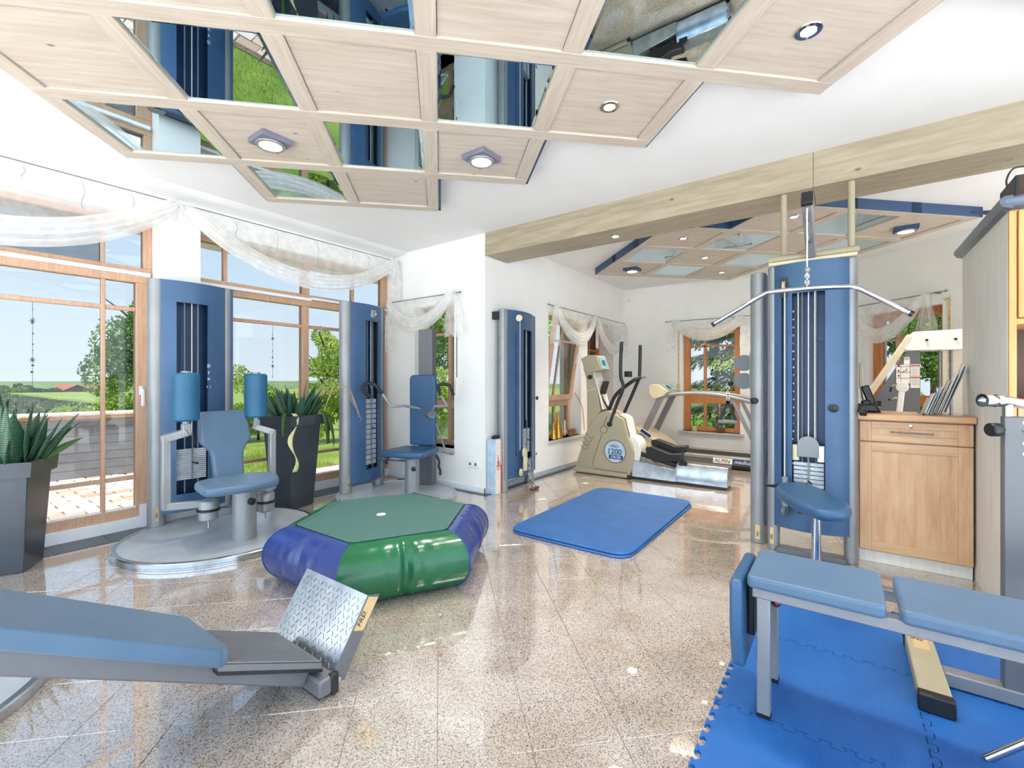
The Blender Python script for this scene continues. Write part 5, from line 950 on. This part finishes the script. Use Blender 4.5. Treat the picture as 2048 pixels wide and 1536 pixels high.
ph=thing('telephone',(3.83,-.14,.941),'black telephone with raised handset on the worktop by the lat tower','telephone'); obj('body',MB().prism([(3.76,-.075,.941),(3.90,-.075,.941),(3.90,-.205,.941),(3.76,-.205,.941)],(0,.03,.055)),'black_plastic',ph,bevel=.012); obj('cradle',MB().box(3.78,3.88,-.15,-.10,.98,1.02),'black_plastic',ph,bevel=.01); obj('handset',MB().beam((3.83,-.160,.99),(3.83,-.118,1.115),.045,.022,(1,0,0)),'black_plastic',ph,bevel=.008); obj('key_panel',MB().box(3.785,3.86,-.205,-.165,.972,.978),'silver_dark',ph,bevel=.002)
wl=thing('wall_hook_rail',(3.93,-.10,.98),'beige hanging holder with chrome hook beside the telephone','holder'); obj('holder_pad',MB().box(3.93,3.95,-.115,-.092,1.09,1.27),'machine_cream',wl,bevel=.006); obj('hook',MB().tube(smooth_path([(3.93,-.105,1.09),(3.92,-.11,1.03),(3.92,-.125,.985),(3.92,-.115,.955),(3.92,-.10,.96)]),.006,8),'silver',wl); obj('stand_foot',MB().box(3.90,3.95,-.125,-.085,.941,.956),'silver',wl)
# ------------------------------------------------------------------ planters with snake plants
def leaf_mesh(p,dirv,L,wd,curl,tw,seed,mat,par,name='leaf',fold=.25):
    rnd=random.Random(seed); p=Vector(p); d=Vector(dirv).normalized(); side=d.cross(Vector((0,0,1)));
    if side.length<.05: side=Vector((1,0,0))
    side.normalize(); side=Matrix.Rotation(tw,3,d)@side; n_=10; mb=MB(); pts=[]; q=p.copy(); dd=d.copy()
    for i in range(n_+1):
        t=i/n_; wv=wd*(.45+.55*min(1,t*3.2))*(1 if t<.45 else max(.02,1-((t-.45)/.55)**1.8)); nr=side.cross(dd).normalized()
        mb.v+=[tuple(q-side*wv+nr*wv*fold),tuple(q),tuple(q+side*wv+nr*wv*fold)]
        dd=(dd+Vector((d.x,d.y,0))*curl*.06+Vector((0,0,-curl*.09))*t).normalized(); q=q+dd*(L/n_)
    for i in range(n_):
        a=i*3; mb.f+=[(a,a+1,a+4,a+3),(a+1,a+2,a+5,a+4)]
    return obj(name,mb,mat,par,angle=180,solid=.003)
def planter(c,wb,wt,H,rot,label,nl,hmin,hmax,seed,lean=.3):
    cx,cy=c; t=thing('planter',(cx,cy,0),label,'planter'); ca,sa_=math.cos(rot),math.sin(rot)
    def sq(w_,z): return [(cx+(x*ca-y*sa_)*w_/2,cy+(x*sa_+y*ca)*w_/2,z) for x,y in ((-1,-1),(1,-1),(1,1),(-1,1))]
    mb=MB(); rings=[sq(wb,0.001),sq(wt*.90,H-.085)]
    mb.add(rings[0]+rings[1],[(3,2,1,0)]+[(k,(k+1)%4,4+(k+1)%4,4+k) for k in range(4)]); obj('pot_body',mb,'planter',t,bevel=.004)
    mb=MB(); r1=sq(wt*.88,H-.09); r2=sq(wt+.008,H-.09); r3=sq(wt+.02,H); r4=sq(wt-.03,H); r5=sq(wt-.05,H-.06)
    mb.add(r1+r2+r3+r4+r5,[(i*4+k,i*4+(k+1)%4,(i+1)*4+(k+1)%4,(i+1)*4+k) for i in range(4) for k in range(4)]); obj('pot_rim',mb,'planter',t)
    obj('soil',MB().prism(sq(wt-.04,H-.07),(0,0,.03)),'soil',t,smooth=False)
    pl=thing('snake_plant',(cx,cy,H-.04),'snake plant with banded leaves growing in the '+label.split(' planter')[0]+' planter','plant'); rnd=random.Random(seed)
    for k in range(nl):
        a=rnd.random()*6.28; r_=wt*.40*math.sqrt(rnd.random()); L=rnd.uniform(hmin,hmax); ln=lean*(r_/(wt*.4))*rnd.uniform(.6,1.5)
        leaf_mesh((cx+r_*math.cos(a),cy+r_*math.sin(a),H-.05),(math.cos(a)*ln,math.sin(a)*ln,1),L,rnd.uniform(.020,.034),rnd.uniform(-.2,.5),rnd.uniform(0,3.1),seed*100+k,'sansevieria',pl)
    return t,pl
p1,pl1=planter((.425,4.12),.245,.335,.665,math.radians(62),'short dark grey planter at the left edge by the window',34,.20,.40,11,.42)
leaf_mesh((.40,4.10,.63),(-.05,-.05,1),.56,.030,.1,.6,91,'sansevieria',pl1); leaf_mesh((.50,4.02,.63),(.06,-.03,1),.38,.062,.1,.2,92,'sansevieria',pl1); leaf_mesh((.43,4.0,.63),(.02,-.04,1),.32,.058,.1,.3,93,'sansevieria',pl1); leaf_mesh((.55,4.05,.63),(.5,.0,.9),.36,.022,.2,.5,94,'sansevieria',pl1)
for k,(a,b_,l_) in enumerate(((.42,.70,.30),(.55,.5,.24),(.36,.7,.26))): leaf_mesh((.56,4.06,.64),(a,-.05,b_),l_,.020,.5,.2+k,95+k,'leaf_dark',pl1)
p2,pl2=planter((2.185,4.085),.25,.375,.835,math.radians(14),'tall dark grey planter between the hip machine and the chest press',44,.22,.40,12,.75)
rnd=random.Random(9)
for k in range(16): a=rnd.uniform(-.9,.5); leaf_mesh((2.27,4.02,.80),(math.cos(a)*.35+.1,math.sin(a)*.3-.05,1),rnd.uniform(.28,.48),.004,rnd.uniform(.2,1.4),rnd.random()*3,300+k,'straw',pl2,'dry_stem',.1)
for k,(x,y,dx,l_) in enumerate(((2.36,3.93,.35,.34),(2.37,3.97,.25,.28),(2.35,3.91,.15,.30),(2.02,3.90,-.1,.20))): obj('hanging_leaf',MB().grid(3,10,lambda u,v,x=x,y=y,dx=dx,l_=l_:(x+dx*.35*math.sin(v*1.9)+(u-.5)*.034*math.sin(math.pi*min(1,.25+v*.75)),y-.02-.02*v,.86+.03*math.sin(v*6)-l_*v**1.3)),'leaf_dark',pl2,solid=.003,angle=180)
mb=MB().grid(4,26,lambda u,v:(2.085+.030*math.sin(v*9)+(u-.5)*.045*(.6+.4*math.cos(v*13)),3.875-.01*math.sin(v*11),.86+.015*math.sin(v*5)-.50*v)); obj('dry_leaf',mb,'leaf_dry',pl2,solid=.003,angle=180)
mb=MB()
for k in range(5): mb.tube(smooth_path([(2.40,3.93,.86),(2.47+.01*k,3.90,1.02+.03*k),(2.60,3.86,1.10-.02*k),(2.66+.02*k,3.84,.98-.05*k),(2.70,3.83,.86-.03*k)]),.0013,5)
obj('tendril',mb,'straw',pl2)
# ------------------------------------------------------------------ small wall and sill things
def outlet(loc,ax,lab):
    o_=Vector(loc); a=Vector(ax); t=thing('wall_socket',loc,lab,'socket'); nrm=Vector((-1,0,0)) if abs(a.y)>.5 else Vector((0,-1,0))
    def bx_(c,w_,h_,d_,mat,nm,par,bev=.003):
        c=Vector(c); mb=MB(); q=[c-a*w_/2,c+a*w_/2]; mb.hexa([tuple(p+Vector((0,0,-h_/2))) for p in (q[0],q[1],q[1]+nrm*d_,q[0]+nrm*d_)]+[tuple(p+Vector((0,0,h_/2))) for p in (q[0],q[1],q[1]+nrm*d_,q[0]+nrm*d_)]); return obj(nm,mb,mat,par,bevel=bev)
    bx_(o_,.150,.078,.014,'white_plastic','cover_plate',t)
    for s in (-.036,.036):
        c=o_+a*s+nrm*.014; obj('socket_ring',MB().lathe([(.024,0),(.024,.003),(.018,.003),(.018,.001)],c,22,nrm,ring=True),'white_trim',t)
        obj('socket_hole',MB().cyl(tuple(c+nrm*.001),tuple(c+nrm*.002),.017,n=18),'frame_grey',t)
outlet((XW,3.085,.285),(0,1,0),'white double socket on the end wall left of the corner'); outlet((4.46,YB,.285),(1,0,0),'white double socket on the side wall right of the cable tower')
sn=thing('motion_sensor',(7.19,2.86,2.46),'small white motion sensor high in the rear room corner','sensor'); obj('sensor_body',MB().lathe([(.03,0),(.034,.01),(.030,.03),(.012,.04)],(7.2,2.86,2.46),20,(-1,-.4,0)),'white_plastic',sn); obj('sensor_lens',MB().sphere((7.165,2.848,2.455),.016,14),'white_trim',sn)
tb=thing('blind_guide',(7.19,2.05,1.4),'narrow beige blind strap left of the rear window','blind strap'); obj('strap',MB().box(7.193,7.199,2.040,2.062,.95,1.95),'straw',tb); obj('strap_winder',MB().box(7.18,7.2,2.03,2.072,.93,1.10),'machine_cream',tb,bevel=.003)
tb=thing('blind_guide',ap(1.08,1.4,-.005),'narrow beige blind strap right of the angled garden window','blind strap'); mb=MB(); ang(mb,1.075,1.10,1.0,1.98,-.008,-.001); obj('strap',mb,'straw',tb); mb=MB(); ang(mb,1.05,1.12,1.975,2.0,-.03,-.001); obj('strap_box',mb,'machine_cream',tb)
tag(obj('stay_wire',MB().tube(smooth_path([(5.56,YB+.05,.98),(5.66,YB-.01,.80),(5.70,YB-.02,.62),(5.72,YB-.02,.45)]),.004,6),'ink_red'),'thin reddish stay wire hanging beside the tilted window','wire')
tag(obj('sill_latch',MB().tube([(XW-.03,3.52,.372),(XW-.035,3.40,.366),(XW-.035,3.37,.366),(XW-.012,3.36,.366)],[.004,.005,.012,.010],10),'silver_dark'),'small grey metal crank lying below the end-wall window sill','crank')
def cone_tree(x,y,z,r,h_,lab):
    t=thing('gold_cone_tree',(x,y,z),lab,'ornament','gold cone trees on the sill'); rnd=random.Random(int(x*99)); obj('cone',MB().lathe([(r,0),(r*.98,.01),(r*.5,h_*.5),(r*.05,h_)],(x,y,z),20),'gold',t); mb=MB()
    for k in range(70):
        v=rnd.random()**1.3; a=rnd.random()*6.28; rr=r*(1-v)*.98; mb.sphere((x+rr*math.cos(a),y+rr*math.sin(a),z+h_*v),.0065,6)
    tag(obj('beads',mb,'gold',t),kind='stuff')
cone_tree(5.02,YB+.06,.401,.048,.25,'smaller gold beaded cone tree on the side-wall sill'); cone_tree(5.16,YB+.07,.401,.062,.36,'larger gold beaded cone tree on the side-wall sill')
for x,lab in ((5.44,'small patterned candle glass left of its twin on the sill'),(5.53,'small patterned candle glass right of its twin on the sill')): t=thing('candle_glass',(x,YB+.05,.401),lab,'candle','candle glasses on the sill'); obj('glass',MB().lathe([(.030,0),(.034,.004),(.036,.085),(.032,.085),(.030,.01)],(x,YB+.05,.401),20),'cone_dried',t); obj('wax',MB().cyl((x,YB+.05,.41),(x,YB+.05,.465),.029,n=18),'candle',t)
tag(obj('taper_candle',MB().lathe([(.011,0),(.009,.20),(.002,.215)],(5.38,YB+.10,.401),14),'candle'),'slim white taper candle standing on the side-wall sill','candle')
db=thing('dried_branches',(6.25,YB-.0,.40),'bundle of dried curly branches in a jar behind the cross trainer','plant'); obj('jar',MB().lathe([(.05,0),(.06,.01),(.055,.20),(.04,.24),(.045,.26)],(6.25,YB+.06,.401),20),'cone_dried',db); rnd=random.Random(21)
for k in range(26):
    a=rnd.random()*6.28; s=rnd.uniform(.05,.26); h_=rnd.uniform(.5,.95); pts=[(6.25+s*t*math.cos(a)+rnd.uniform(-.02,.02),YB+.06+min(.08,s*.3*t*math.sin(a))-.04*t,.62+h_*t) for t in (0,.3,.55,.8,1)]; obj('branch',MB().tube(smooth_path(pts,3),[.0045-.0002*i for i in range(13)],5),'twig',db)
vz=thing('glass_vase',(7.17,1.455,.38),'tall clear glass vase filled with dried cones on the rear sill','vase'); obj('vase_wall',MB().lathe([(.062,0),(.068,.005),(.068,.43),(.064,.43),(.064,.02),(.004,.02)],(7.185,1.455,.381),24),'vase_glass',vz); rnd=random.Random(4)
for k in range(34): z=.42+.37*k/34; r_=.034*(.7+.5*abs(math.sin(z*17))); a=rnd.random()*6.28; mb=MB(); mb.sphere((7.185+r_*.7*math.cos(a),1.455+r_*.7*math.sin(a),z),rnd.uniform(.016,.026),8); mb.v=[tuple(Vector(v)+Vector((rnd.uniform(-1,1),rnd.uniform(-1,1),rnd.uniform(-1,1)))*.005) for v in mb.v]; obj('dried_cone',mb,'cone_dried',vz)
pt=thing('candle_pot',(7.17,1.81,.38),'small beige pot with a thin dark candle on the rear sill','candle'); obj('pot',MB().lathe([(.032,0),(.038,.08),(.033,.08),(.03,.01)],(7.185,1.81,.381),18),'machine_cream',pt); obj('candle',MB().cyl((7.185,1.82,.40),(7.185,1.83,.66),.008,n=10),'leaf_dark',pt)
# ------------------------------------------------------------------ outdoors
def foliage_mesh(n_,shape,size,seed,flat=.5):
    rnd=random.Random(seed); mb=MB()
    for k in range(n_):
        p=shape(rnd); s=size*rnd.uniform(.6,1.3); a=Vector((rnd.gauss(0,1),rnd.gauss(0,1),rnd.gauss(0,1)*flat)).normalized(); b_=a.orthogonal().normalized(); b_=Matrix.Rotation(rnd.random()*6.28,3,a)@b_; c_=a.cross(b_)
        mb.v+=[tuple(p-b_*s*.5),tuple(p+c_*s*.28),tuple(p+b_*s*.5),tuple(p-c_*s*.28)]; i=len(mb.v); mb.f.append((i-4,i-3,i-2,i-1))
    return mb
def lobes(c,rad,nl,seed,squash=.8):
    rnd=random.Random(seed); c=Vector(c); L=[]
    for k in range(nl):
        d=Vector((rnd.gauss(0,1),rnd.gauss(0,1),rnd.gauss(0,.8))); d.normalize(); L.append((c+Vector((d.x*rad[0],d.y*rad[1],d.z*rad[2]))*rnd.uniform(.35,.8),rnd.uniform(.28,.5)))
    def shape(r):
        q,s=r.choice(L); d=Vector((r.gauss(0,1),r.gauss(0,1),r.gauss(0,1))); d.normalize(); s*=r.uniform(.75,1.0)
        return q+Vector((d.x*rad[0]*s,d.y*rad[1]*s,d.z*rad[2]*s*squash))
    return shape
def foliage_obj(name,mb,mat,par):
    o=obj(name,mb,mat,par,smooth=False); return o
def tree(x,y,z,h_,rad,mat,n_,size,seed,label,group=None,trunk=.08):
    t=thing('tree',(x,y,z),label,'tree',group); cz=z+h_-rad[2]
    rnd=random.Random(seed); obj('trunk',MB().tube([(x,y,z),(x+.05,y,z+h_*.35),(x,y+.05,cz+rad[2]*.5)],[trunk,trunk*.75,trunk*.3],10),'bark',t)
    mb=MB()
    for k in range(7): a=rnd.random()*6.28; zz=z+h_*rnd.uniform(.35,.7); mb.tube([(x,y,zz),(x+rad[0]*.5*math.cos(a),y+rad[1]*.5*math.sin(a),zz+h_*.14),(x+rad[0]*.8*math.cos(a),y+rad[1]*.8*math.sin(a),zz+h_*.2)],[trunk*.4,trunk*.25,trunk*.1],6)
    obj('branches',mb,'bark',t); foliage_obj('crown',foliage_mesh(n_,lobes((x,y,cz),rad,14,seed),size,seed),mat,t); return t
def shrub(x,y,z,rad,mat,n_,size,seed,label,group=None):
    t=thing('shrub',(x,y,z),label,'shrub',group); obj('stems',MB().tube([(x,y,z-.02),(x,y,z+rad[2])],[.03,.01],6),'bark',t); foliage_obj('foliage',foliage_mesh(n_,lobes((x,y,z+rad[2]*.9),rad,9,seed,.95),size,seed),mat,t); return t
GZ=-.06
# terrain: lawn around the house falling away to a valley and rising to a wooded hill
def terr(x,y):
    d=max(0,y-9.5); z=GZ-.10-8.3*(1-math.exp(-d/40))
    if d>430: z+=.018*(d-430)
    return z
mb=MB(); xs_=[-900,-500,-260,-160,-100,-60,-35,-20,-12,-6,-2,2,6,10,16,26,40,60,90,130,180,260,500,900]; ys_=[4.6,6,8,9.5,11,14,18,24,32,44,60,80,100,130,170,220,300,430,560,750,900]
mb.add([(x,y,terr(x,y)-.0) for y in ys_ for x in xs_],[(j*len(xs_)+i,j*len(xs_)+i+1,(j+1)*len(xs_)+i+1,(j+1)*len(xs_)+i) for j in range(len(ys_)-1) for i in range(len(xs_)-1)])
tag(obj('meadow_terrain',mb,'meadow',angle=180),'green meadow falling away behind the terrace to a valley',kind='structure')
mb=MB(); mb.box(7.5,60,-2.4,70,-.30,-.16); mb.box(3.9,7.5,3.3,14,-.24,-.15); tag(obj('lawn',mb,'lawn_green',smooth=False),'mown lawn around the house',kind='structure')
tag(obj('lawn',MB().box(2.3,3.85,5.98,9.6,-.2,-.075),'lawn_green',smooth=False),'strip of mown lawn beyond the terrace paving',kind='structure')
mb=MB(); mb.box(-40,-1.6,-40,4.62,-.3,-.10); mb.box(-1.6,40,-40,-2.4,-.3,-.10); tag(obj('bounce_ground',mb,'bounce_ground_pale',smooth=False),'unseen pale ground added outside the open side to bounce sunlight indoors',kind='structure')  # out of view, added so sunlight bounces up to the ceiling
# grass tufts along the lawn strip
mb=MB(); rnd=random.Random(2)
for k in range(5000):
    x=rnd.uniform(2.3,3.85); y=rnd.uniform(5.98,8.2); a=rnd.random()*6.28; h_=rnd.uniform(.03,.07); mb.v+=[(x-.004*math.cos(a),y-.004*math.sin(a),-.08),(x+.004*math.cos(a),y+.004*math.sin(a),-.08),(x+rnd.uniform(-.02,.02),y+rnd.uniform(-.02,.02),-.08+h_)]; i=len(mb.v); mb.f.append((i-3,i-2,i-1))
tag(obj('grass',mb,'lawn_green',smooth=False),'short grass blades of the lawn beyond the terrace','grass',kind='stuff')
# terrace of single pavers
tc_=obj('terrace',MB().box(-2.2,2.28,4.62,8.2,-.20,GZ-.012).box(2.28,4.4,4.62,5.96,-.20,GZ-.012),'paver_joint',smooth=False); tag(tc_,'pale pinkish paved terrace outside the windows',kind='structure')
me=bpy.data.meshes.new('paver'); mb=MB(); a,b_=.115,.070
lo=[(-a,-b_),(a,-b_),(a,b_),(-a,b_)]; mb.add([p+(-.05,) for p in lo]+[p+(-.006,) for p in lo]+[(p[0]*.94,p[1]*.90,0) for p in lo],[(8,9,10,11)]+[(k,(k+1)%4,4+(k+1)%4,4+k) for k in range(4)]+[(4+k,4+(k+1)%4,8+(k+1)%4,8+k) for k in range(4)]); me.from_pydata(mb.v,[],mb.f); me.materials.append(M['paver'])
pv=[]; rnd=random.Random(8); row=0; y=4.70
while y<8.1:
    x=-2.0+(.12 if row%2 else 0)
    while x<4.3:
        if not (x>2.2 and y>5.9): pv.append((x+rnd.uniform(-.006,.006),y+rnd.uniform(-.004,.004),rnd.uniform(-.05,.05),GZ+rnd.uniform(-.004,.003)))
        x+=.246
    y+=.154; row+=1
def vis(p):
    q=proj(p[0],p[1],p[3])
    if not q or not(60<q[0]<690): return 0
    return 1/q[2]**3
pv.sort(key=vis,reverse=True)
for x,y,a,z in pv[:290]:
    o=bpy.data.objects.new('paver',me); C.objects.link(o); o.parent=tc_; o.location=Vector((x,y,z))-WL[tc_.name]; o.rotation_euler=(0,0,a)
mb=MB()
for x,y,a_,z in pv[290:]: mb.box(x-.112,x+.112,y-.067,y+.067,z-.05,z)
tag(obj('paver_field',mb,'paver',tc_,smooth=False),kind='stuff')
# grey boarded curved raised wall with bench top
rw=thing('garden_wall',(.8,7.6,GZ),'grey boarded curved garden wall with wooden bench top on the terrace','wall')
def arc(t,off=0): x=-2.0+4.15*t; y=7.72-.10*(x+.2)+.05*math.sin(x*1.1)-.10*max(0,x-1.4)**2-off; return x,y
for k in range(7):
    z0=GZ+.105*k; mb=MB(); n_=20
    vs_=[]
    for i in range(n_+1):
        t=i/n_; xo,yo=arc(t); xi,yi=arc(t,-.05); vs_+=[(xo,yo,z0),(xo,yo,z0+.101),(xi,yi,z0+.101),(xi,yi,z0)]
    mb.add(vs_,[(i*4+e,i*4+(e+1)%4,(i+1)*4+(e+1)%4,(i+1)*4+e) for i in range(n_) for e in range(4)]+[(3,2,1,0),(n_*4,n_*4+1,n_*4+2,n_*4+3)]); obj('board',mb,'board_grey',rw)
for nm,z0,z1,of,mt in (('bench_edge',.675,.715,.03,'bench_wood'),('bench_top',.715,.735,.035,'bench_top')):
    vs_=[]
    for i in range(21):
        xo,yo=arc(i/20,of); xi,yi=arc(i/20,-.55); vs_+=[(xo,yo,z0),(xo,yo,z1),(xi,yi,z1),(xi,yi,z0)]
    mb=MB(); mb.add(vs_,[(i*4+e,i*4+(e+1)%4,(i+1)*4+(e+1)%4,(i+1)*4+e) for i in range(20) for e in range(4)]+[(3,2,1,0),(80,81,82,83)]); obj(nm,mb,mt,rw)
# roof overhang outside
tag(obj('roof_overhang',MB().prism([(-1.6,4.62,2.45),(-1.6,4.98,2.42),(-1.6,4.98,2.55),(-1.6,4.62,2.80)],(5.5,0,0)),'soffit',smooth=False),'white roof overhang outside the terrace windows',kind='structure')
# vegetation near
shrub(-.30,9.0,-.12,(1.0,.5,.64),'leaf_bright',6240,0.056,31,'hedge with bright leaves behind the garden wall, left part','hedge behind the garden wall'); shrub(1.60,8.9,-.12,(.7,.5,.68),'leaf_bright',6240,0.056,32,'hedge with bright leaves behind the garden wall, right part','hedge behind the garden wall')
tree(3.15,11.4,terr(3.1,11.4),3.7,(.95,.9,1.5),'leaf_mid',10080,0.073,33,'leafy tree right of the vertical window bar behind the garden wall')
shrub(3.10,9.0,-.1,(.5,.5,.85),'leaf_bright',7680,0.050,34,'bright bush seen left of the right roller','bushes beyond the lawn'); shrub(4.75,10.3,-.15,(.7,.6,.62),'leaf_bright',8160,0.056,35,'broad bright bush behind the tall planter','bushes beyond the lawn'); shrub(5.35,8.6,-.15,(.62,.6,.72),'leaf_bright',8160,0.056,36,'bright bush seen right of the tall planter','bushes beyond the lawn'); tree(6.7,10.8,-.2,3.0,(.9,.9,1.1),'leaf_bright',8160,0.062,37,'small bright tree just left of the chest press tower')
tree(4.6,11.5,-.8,2.5,(.5,.5,.45),'leaf_bright',1500,.06,38,'slim sapling with sparse crown above the planter')
# outside the end-wall window
shrub(6.2,6.7,-.15,(.9,.8,.95),'leaf_bright',8640,0.056,41,'bright bush outside the end-wall window'); tree(9.0,9.4,-.2,4.6,(1.5,1.4,1.7),'leaf_mid',14400,0.084,42,'round tree outside the end-wall window')
# outside the side wall and the rear wall
tree(9.6,6.6,-.2,4.2,(1.2,1.1,1.7),'leaf_mid',9000,.09,43,'leafy tree outside the tilted window')
hs=thing('neighbour_wing',(9.2,4.1,-.2),'white house wing with brown posts outside the tilted window','building'); obj('wall',MB().box(8.3,10.2,3.75,4.62,-.2,2.9),'barn_white',hs,smooth=False)
for y in (3.95,4.5): obj('post',MB().box(8.22,8.30,y,y+.10,-.2,2.9),'window_wood',hs)
obj('roof',MB().box(8.15,10.3,3.65,4.72,2.9,3.0),'roof_red',hs)
def spruce(x,y,z,h_,r,seed,label):
    t=thing('spruce',(x,y,z),label,'tree'); obj('trunk',MB().tube([(x,y,z),(x,y,z+h_)],[.16,.02],10),'bark',t); rnd=random.Random(seed); mb=MB()
    for k in range(46000):
        v=rnd.random()**.8; ring=int(v*13)/13; a=rnd.random()*6.28; rr=r*(1-ring)*(rnd.random()**.45)*(1+.22*math.sin(a*7+ring*23)); zz=z+.3+ring*(h_-.3)-.32*rr+rnd.uniform(-.05,.05); s=rnd.uniform(.10,.24)
        d=Vector((math.cos(a)+rnd.uniform(-.5,.5),math.sin(a)+rnd.uniform(-.5,.5),rnd.uniform(-.7,.1))).normalized(); sd=d.cross(Vector((0,0,1))).normalized()*s*.18; p=Vector((x+rr*math.cos(a),y+rr*math.sin(a),zz))
        mb.v+=[tuple(p-sd),tuple(p+d*s),tuple(p+sd),tuple(p-d*s*.4)]; i=len(mb.v); mb.f.append((i-4,i-3,i-2,i-1))
    foliage_obj('needles',mb,'leaf_spruce',t)
spruce(13.6,1.95,-.2,9.5,2.9,51,'large spruce filling the right half of the rear window'); shrub(16.6,6.6,-.15,(1.6,1.4,1.8),'leaf_bright',11040,0.067,52,'bright bush at the left of the rear window'); shrub(10.2,2.6,-.15,(.55,.75,.30),'leaf_bright',4320,0.050,53,'low hedge below the spruce in the rear window')
tree(18.6,3.9,-.2,8.5,(2.6,2.4,3.6),'leaf_dark',9000,.22,65,'tall dark tree behind the spruce in the rear window'); tree(18.4,-2.2,-.2,7.0,(2.0,1.9,2.8),'leaf_mid',7000,.20,66,'tall leafy tree far behind the angled garden window')
pt_=thing('patio',(9.0,1.5,-.16),'pale patio slab with pond edging outside the rear window','patio'); obj('slab',MB().box(7.55,9.5,-.5,3.55,-.16,-.10),'barn_white',pt_,smooth=False); obj('edging',MB().box(9.3,9.5,-.5,3.55,-.10,.14),'render_grey',pt_); tag(obj('garden_boulder',MB().sphere((8.9,2.35,.10),.195,14),'bench_top'),'rounded pale boulder on the patio outside the rear window','boulder')
tree(10.0,-1.7,-.2,3.9,(1.0,.95,1.6),'leaf_mid',15600,0.073,61,'leafy tree outside the angled garden window, right part'); shrub(8.75,-.95,-.2,(.42,.40,.62),'leaf_bright',9120,0.062,62,'bright shrub outside the angled garden window'); tree(14.0,-3.6,-.2,4.8,(2.0,1.7,1.9),'leaf_dark',15600,0.095,63,'dark tree farther out behind the angled garden window'); shrub(7.5,-2.6,-.2,(.55,.5,.85),'leaf_mid',8640,0.056,64,'shrub close to the angled garden window')
# far side: farm and wooded slope
def far_pos(bearing,dist): a=math.radians(bearing); return dist*math.cos(a),dist*math.sin(a)      # bearing from the +X wall direction
def far_tree(x,y,ztop,r,seed,mat='leaf_hill',lab='rounded distant tree on the wooded slope beyond the terrace'):
    z=terr(x,y); h_=max(2.5,ztop-z); r=max(1.6,min(r,h_*.75)); t=thing('far_tree',(x,y,z),lab,'tree','distant trees on the slope'); obj('trunk',MB().tube([(x,y,z-.3),(x,y,z+h_*.6)],[.25,.1],6),'bark',t); foliage_obj('crown',foliage_mesh(900,lobes((x,y,z+h_*.55),(r,r,h_*.45),8,seed),r*.24,seed),mat,t)
rnd=random.Random(77); placed=[]
for k in range(900):
    b_=rnd.uniform(74.5,88) if k%4 else rnd.uniform(51,69); d=rnd.uniform(70,360)*(1 if k%2 else .7); x,y=far_pos(b_,d)
    fall=rnd.uniform(.003,.010) if b_>81.5 else rnd.uniform(.019,.032)      # the wood climbs higher on the left
    if b_<70: fall=rnd.uniform(.003,.018)
    elif d<160: fall=rnd.uniform(.021,.038)
    r=d*rnd.uniform(.014,.022)
    if any((x-a)**2+(y-c0)**2<(.95*(r+c_))**2 for a,c0,c_ in placed): continue
    placed.append((x,y,r)); far_tree(x,y,CAMH-fall*d,r,700+k,'leaf_hill' if k%3 else 'leaf_mid')
    if len(placed)>=84: break
def barn(bearing,dist,z,w_,d_,h_,rh,rot,lab,wall):
    x,y=far_pos(bearing,dist); t=thing('barn',(x,y,z),lab,'building'); rot+=math.radians(-54); ca,sa_=math.cos(rot),math.sin(rot)
    P=lambda a,b_,c_:(x+a*ca-b_*sa_,y+a*sa_+b_*ca,z+c_)
    mb=MB(); mb.hexa([P(-w_,-d_,-4),P(w_,-d_,-4),P(w_,d_,-4),P(-w_,d_,-4),P(-w_,-d_,h_),P(w_,-d_,h_),P(w_,d_,h_),P(-w_,d_,h_)]); mb.add([P(w_,-d_,h_),P(w_,d_,h_),P(w_,0,h_+rh*.95),P(-w_,-d_,h_),P(-w_,d_,h_),P(-w_,0,h_+rh*.95)],[(0,1,2),(5,4,3)]); obj('walls',mb,wall,t,smooth=False)
    for s in (-1,1): mb=MB(); mb.prism([P(-w_-.9,s*(d_+.9),h_-.35),P(w_+.9,s*(d_+.9),h_-.35),P(w_+.9,0,h_+rh),P(-w_-.9,0,h_+rh)],(0,0,.3)); obj('roof_slope',mb,'roof_red',t,smooth=False)
barn(80.4,420,-8.2,10,7,2.6,3.6,math.radians(-22),'long barn with dark gable and red roof on the far slope','barn_wall'); barn(78.9,470,-9.6,6,5,3.4,3.0,math.radians(6),'smaller red-roofed farmhouse right of the long barn','barn_white'); barn(77.4,425,-8.8,5,4,3.0,2.6,math.radians(-12),'red roof of the farthest right farm building','barn_white')
for k,(b_,d,zt) in enumerate(((80.3,365,-4.7),(79.6,352,-5.1),(78.5,340,-4.7))): x,y=far_pos(b_,d); far_tree(x,y,zt,5.0,900+k,'leaf_mid','round orchard tree standing before the far barns')
